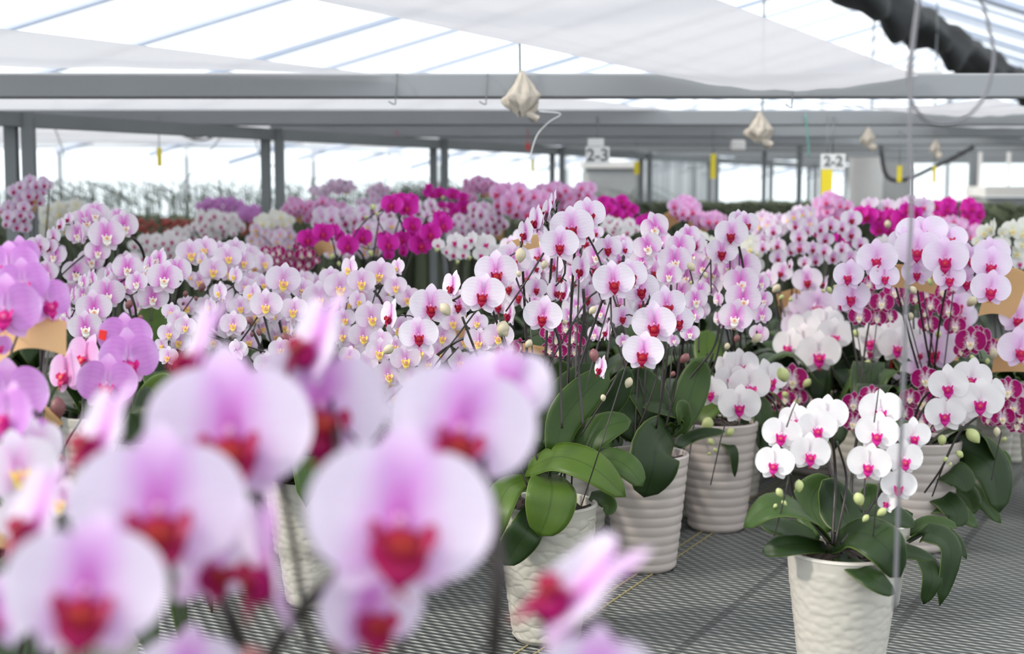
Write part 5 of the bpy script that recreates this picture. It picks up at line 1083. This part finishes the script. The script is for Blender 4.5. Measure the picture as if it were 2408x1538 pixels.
plant('soft pink yellow-lipped orchid packed low left of the blurred front petals', 3.3,
  [('YEL', 'o', [(420, 800, 58, 0), (455, 770, 58, -8), (485, 720, 58, 4), (440, 720, 56, -10), (520, 690, 58, 0), (560, 720, 58, 0), (600, 740, 56, 10), (540, 770, 58, 0), (585, 800, 58, 0), (500, 800, 58, -6), (470, 660, 54, 0), (540, 640, 54, 8), (590, 660, 54, 0), (410, 760, 56, -12), (620, 850, 60, 4)])], base=(500, 3.5), nleaf=8, spikes=5, tilt=.05)
plant('white pink-eyed orchid massed left of the dark upright leaf', 3.35,
  [('PWH', 'o', [(180, 640, 66, -8), (215, 610, 62, 0), (170, 690, 64, -20), (260, 650, 64, 8), (300, 620, 62, 0), (160, 745, 60, -30), (205, 700, 62, 0), (345, 640, 60, 0), (250, 560, 60, 6), (110, 640, 60, -20), (130, 600, 58, -20), (320, 720, 58, 12), (90, 580, 58, -10)])], base=(230, 3.6), nleaf=7, spikes=4, tilt=.05)
# leafy unflowered pots visible at the back right of the matting and in gaps
def leafy(px, d, label, pot='plain', n=8, ps=1.0):
    root = empty('leafy_orchid', Vector((P(px, 450, d).x, d, 0)), label, 'orchid')
    link('pot', POTS[pot], root).scale = (ps,) * 3; H = .245 * ps; link('bark', BARK, root, (0, 0, H - .02 * ps))
    for i in range(n):
        o = link('leaf', random.choice(AUTOLEAF), root, (0, 0, H - .015)); o.rotation_euler = (0, R(random.uniform(-14, 10)), i * 2.4 + px)
leafy(430, 4.1, 'green unflowered orchid in a pale pot in the gap left of centre', 'ridge')
leafy(1370, 3.5, 'green unflowered orchid just behind the scale-textured pot', 'ridge')
leafy(1610, 3.9, 'green unflowered orchid between and behind the two ridged pots', 'plain')
leafy(1030, 3.4, 'green unflowered orchid hidden low behind the blurred front petals', 'plain')

# kraft collars ------------------------------------------------
def collar(c, x, y, w, hh, d, label, roll=0, curl=1.0, lean=18):
    X, Y = cp(c, x, y); p = P(X, Y, d); k = 1 / ppm(p) / CROPS[c][2]
    mb = MB(); V = []; n, mm = 18, 6
    for i in range(n + 1):
        u = -1 + 2 * i / n
        for j in range(mm + 1):
            t = j / mm
            V.append(Vector((u * w / 2 * (1 + .12 * t), -abs(math.cos(u * 1.5)) * w * .22 * curl + 0, (t - .5) * hh + (1 - u * u) * hh * .22 * curl)) * k)
    V2 = [v + Vector((0, .0018, 0)) for v in V]; N = len(V)
    F1 = grid_faces(n, mm + 1, 0, False); mb.add(V + V2, F1 + [tuple(N + q for q in reversed(f)) for f in F1])
    o = mb.obj('kraft_collar', M_kraft, None); o.location = p; o.rotation_euler = (R(lean), R(roll), 0)
    return tag(o, label, 'paper wrap', 'kraft collars behind the flowers')
collar('h', 135, 200, 290, 150, 1.82, 'wide curved kraft foam collar under the lilac blooms at the left edge', -8, 1.5, -10)
collar('h', 175, 525, 150, 130, 1.95, 'folded kraft collar below the curved one, beside the plum bud', 45, .6)
collar('h', 10, 1010, 90, 200, 1.5, 'kraft collar slice at the left edge behind the yellow-lipped blooms', 10, .5)
collar('c', 650, 740, 150, 130, 4.2, 'small pale kraft collar between the two magenta sprays', -20, 1.4)
collar('c', 410, 440, 80, 130, 5.5, 'tilted kraft collar, the first of two under the rose pink arch', 20, .5)
collar('c', 620, 440, 90, 90, 5.5, 'tilted kraft collar, the second of two under the rose pink arch', -20, .5)
collar('c', 2240, 590, 200, 140, 5.1, 'square kraft collar behind the red-eyed pale orchid', 5, .2)
collar('c', 240, 680, 160, 60, 5.1, 'thin kraft collar under the apricot orchid', -20, .6)
collar('c', 880, 190, 30, 130, 7.8, 'kraft collar edge along the faint pink arch', 35, .6)
collar('c', 2190, 230, 120, 60, 6.1, 'kraft collar inside the round pink dome', 0, .5)
collar('c', 1700, 380, 90, 120, 5.2, 'kraft collar below the dark magenta bunches', 10, .6)
collar('d', 1190, 330, 90, 100, 5.1, 'kraft collar under the rose pink orchid before the grey curtain', -35, .6)
collar('d', 1370, 380, 130, 90, 5.1, 'kraft collar beside the rose pink orchid before the grey curtain', 20, .6)
collar('d', 230, 490, 190, 90, 2.75, 'kraft collar glimpsed behind the topmost crimson-lipped blooms', -15, .6)
collar('d', 300, 1180, 150, 60, 2.95, 'kraft collar behind the streaked wine blooms', 10, .6)
collar('i', 880, 130, 50, 130, 3.0, 'narrow kraft slice behind the cream buds', 5, .3)
collar('e', 360, 880, 260, 200, 4.1, 'kraft collar behind the small pale pink orchid near the tall white head', -12, .8)
collar('e', 1700, 830, 230, 330, 3.2, 'tall kraft collar around the broad pale lilac head', 10, .7)
collar('e', 1830, 1230, 360, 240, 3.35, 'kraft collar under the pale blooms cut by the right edge', 3, .8)
collar('e', 1130, 720, 280, 160, 3.15, 'kraft collar peeping below the broad pale lilac head near the wire', 10, .6)
collar('e', 1330, 1260, 150, 130, 3.75, 'kraft collar beside the low pale pink orchid', -20, .6)
collar('e', 470, 1250, 400, 90, 4.05, 'kraft collar edge beneath the tall white head', 5, .8)
collar('k', 590, 460, 160, 70, 4.9, 'kraft collar behind the red-eyed rows under the number sign', 0, .6)
collar('a', 300, 310, 60, 150, 4.45, 'kraft collar along the blurred spike at the leftmost posts', 15, .4)
for (c, x, y, w, hh, d, l) in (('e', 980, 1290, 50, 90, 3.8, 'red paper tag hanging on the stem of the white orchid by the wire'), ('h', 444, 160, 30, 38, 2.05, 'tiny red clip above the lilac blooms at left')):
    X, Y = cp(c, x, y); p = P(X, Y, d); k = 1 / ppm(p) / CROPS[c][2]; mb = MB(); box(mb, (0, 0, 0), (w * k, .004, hh * k)); box(mb, (w * k * .3, -.004, -hh * k * .4), (w * k * .7, .003, hh * k * .3))
    o = mb.obj('red_tag', M_red, None, False); o.location = p; o.rotation_euler = (0, R(12), 0); tag(o, l, 'tag')
print('FLOWERS', NFL, 'PLANTS', len(ALLPLANTS), 'OBJ', len(bpy.data.objects))
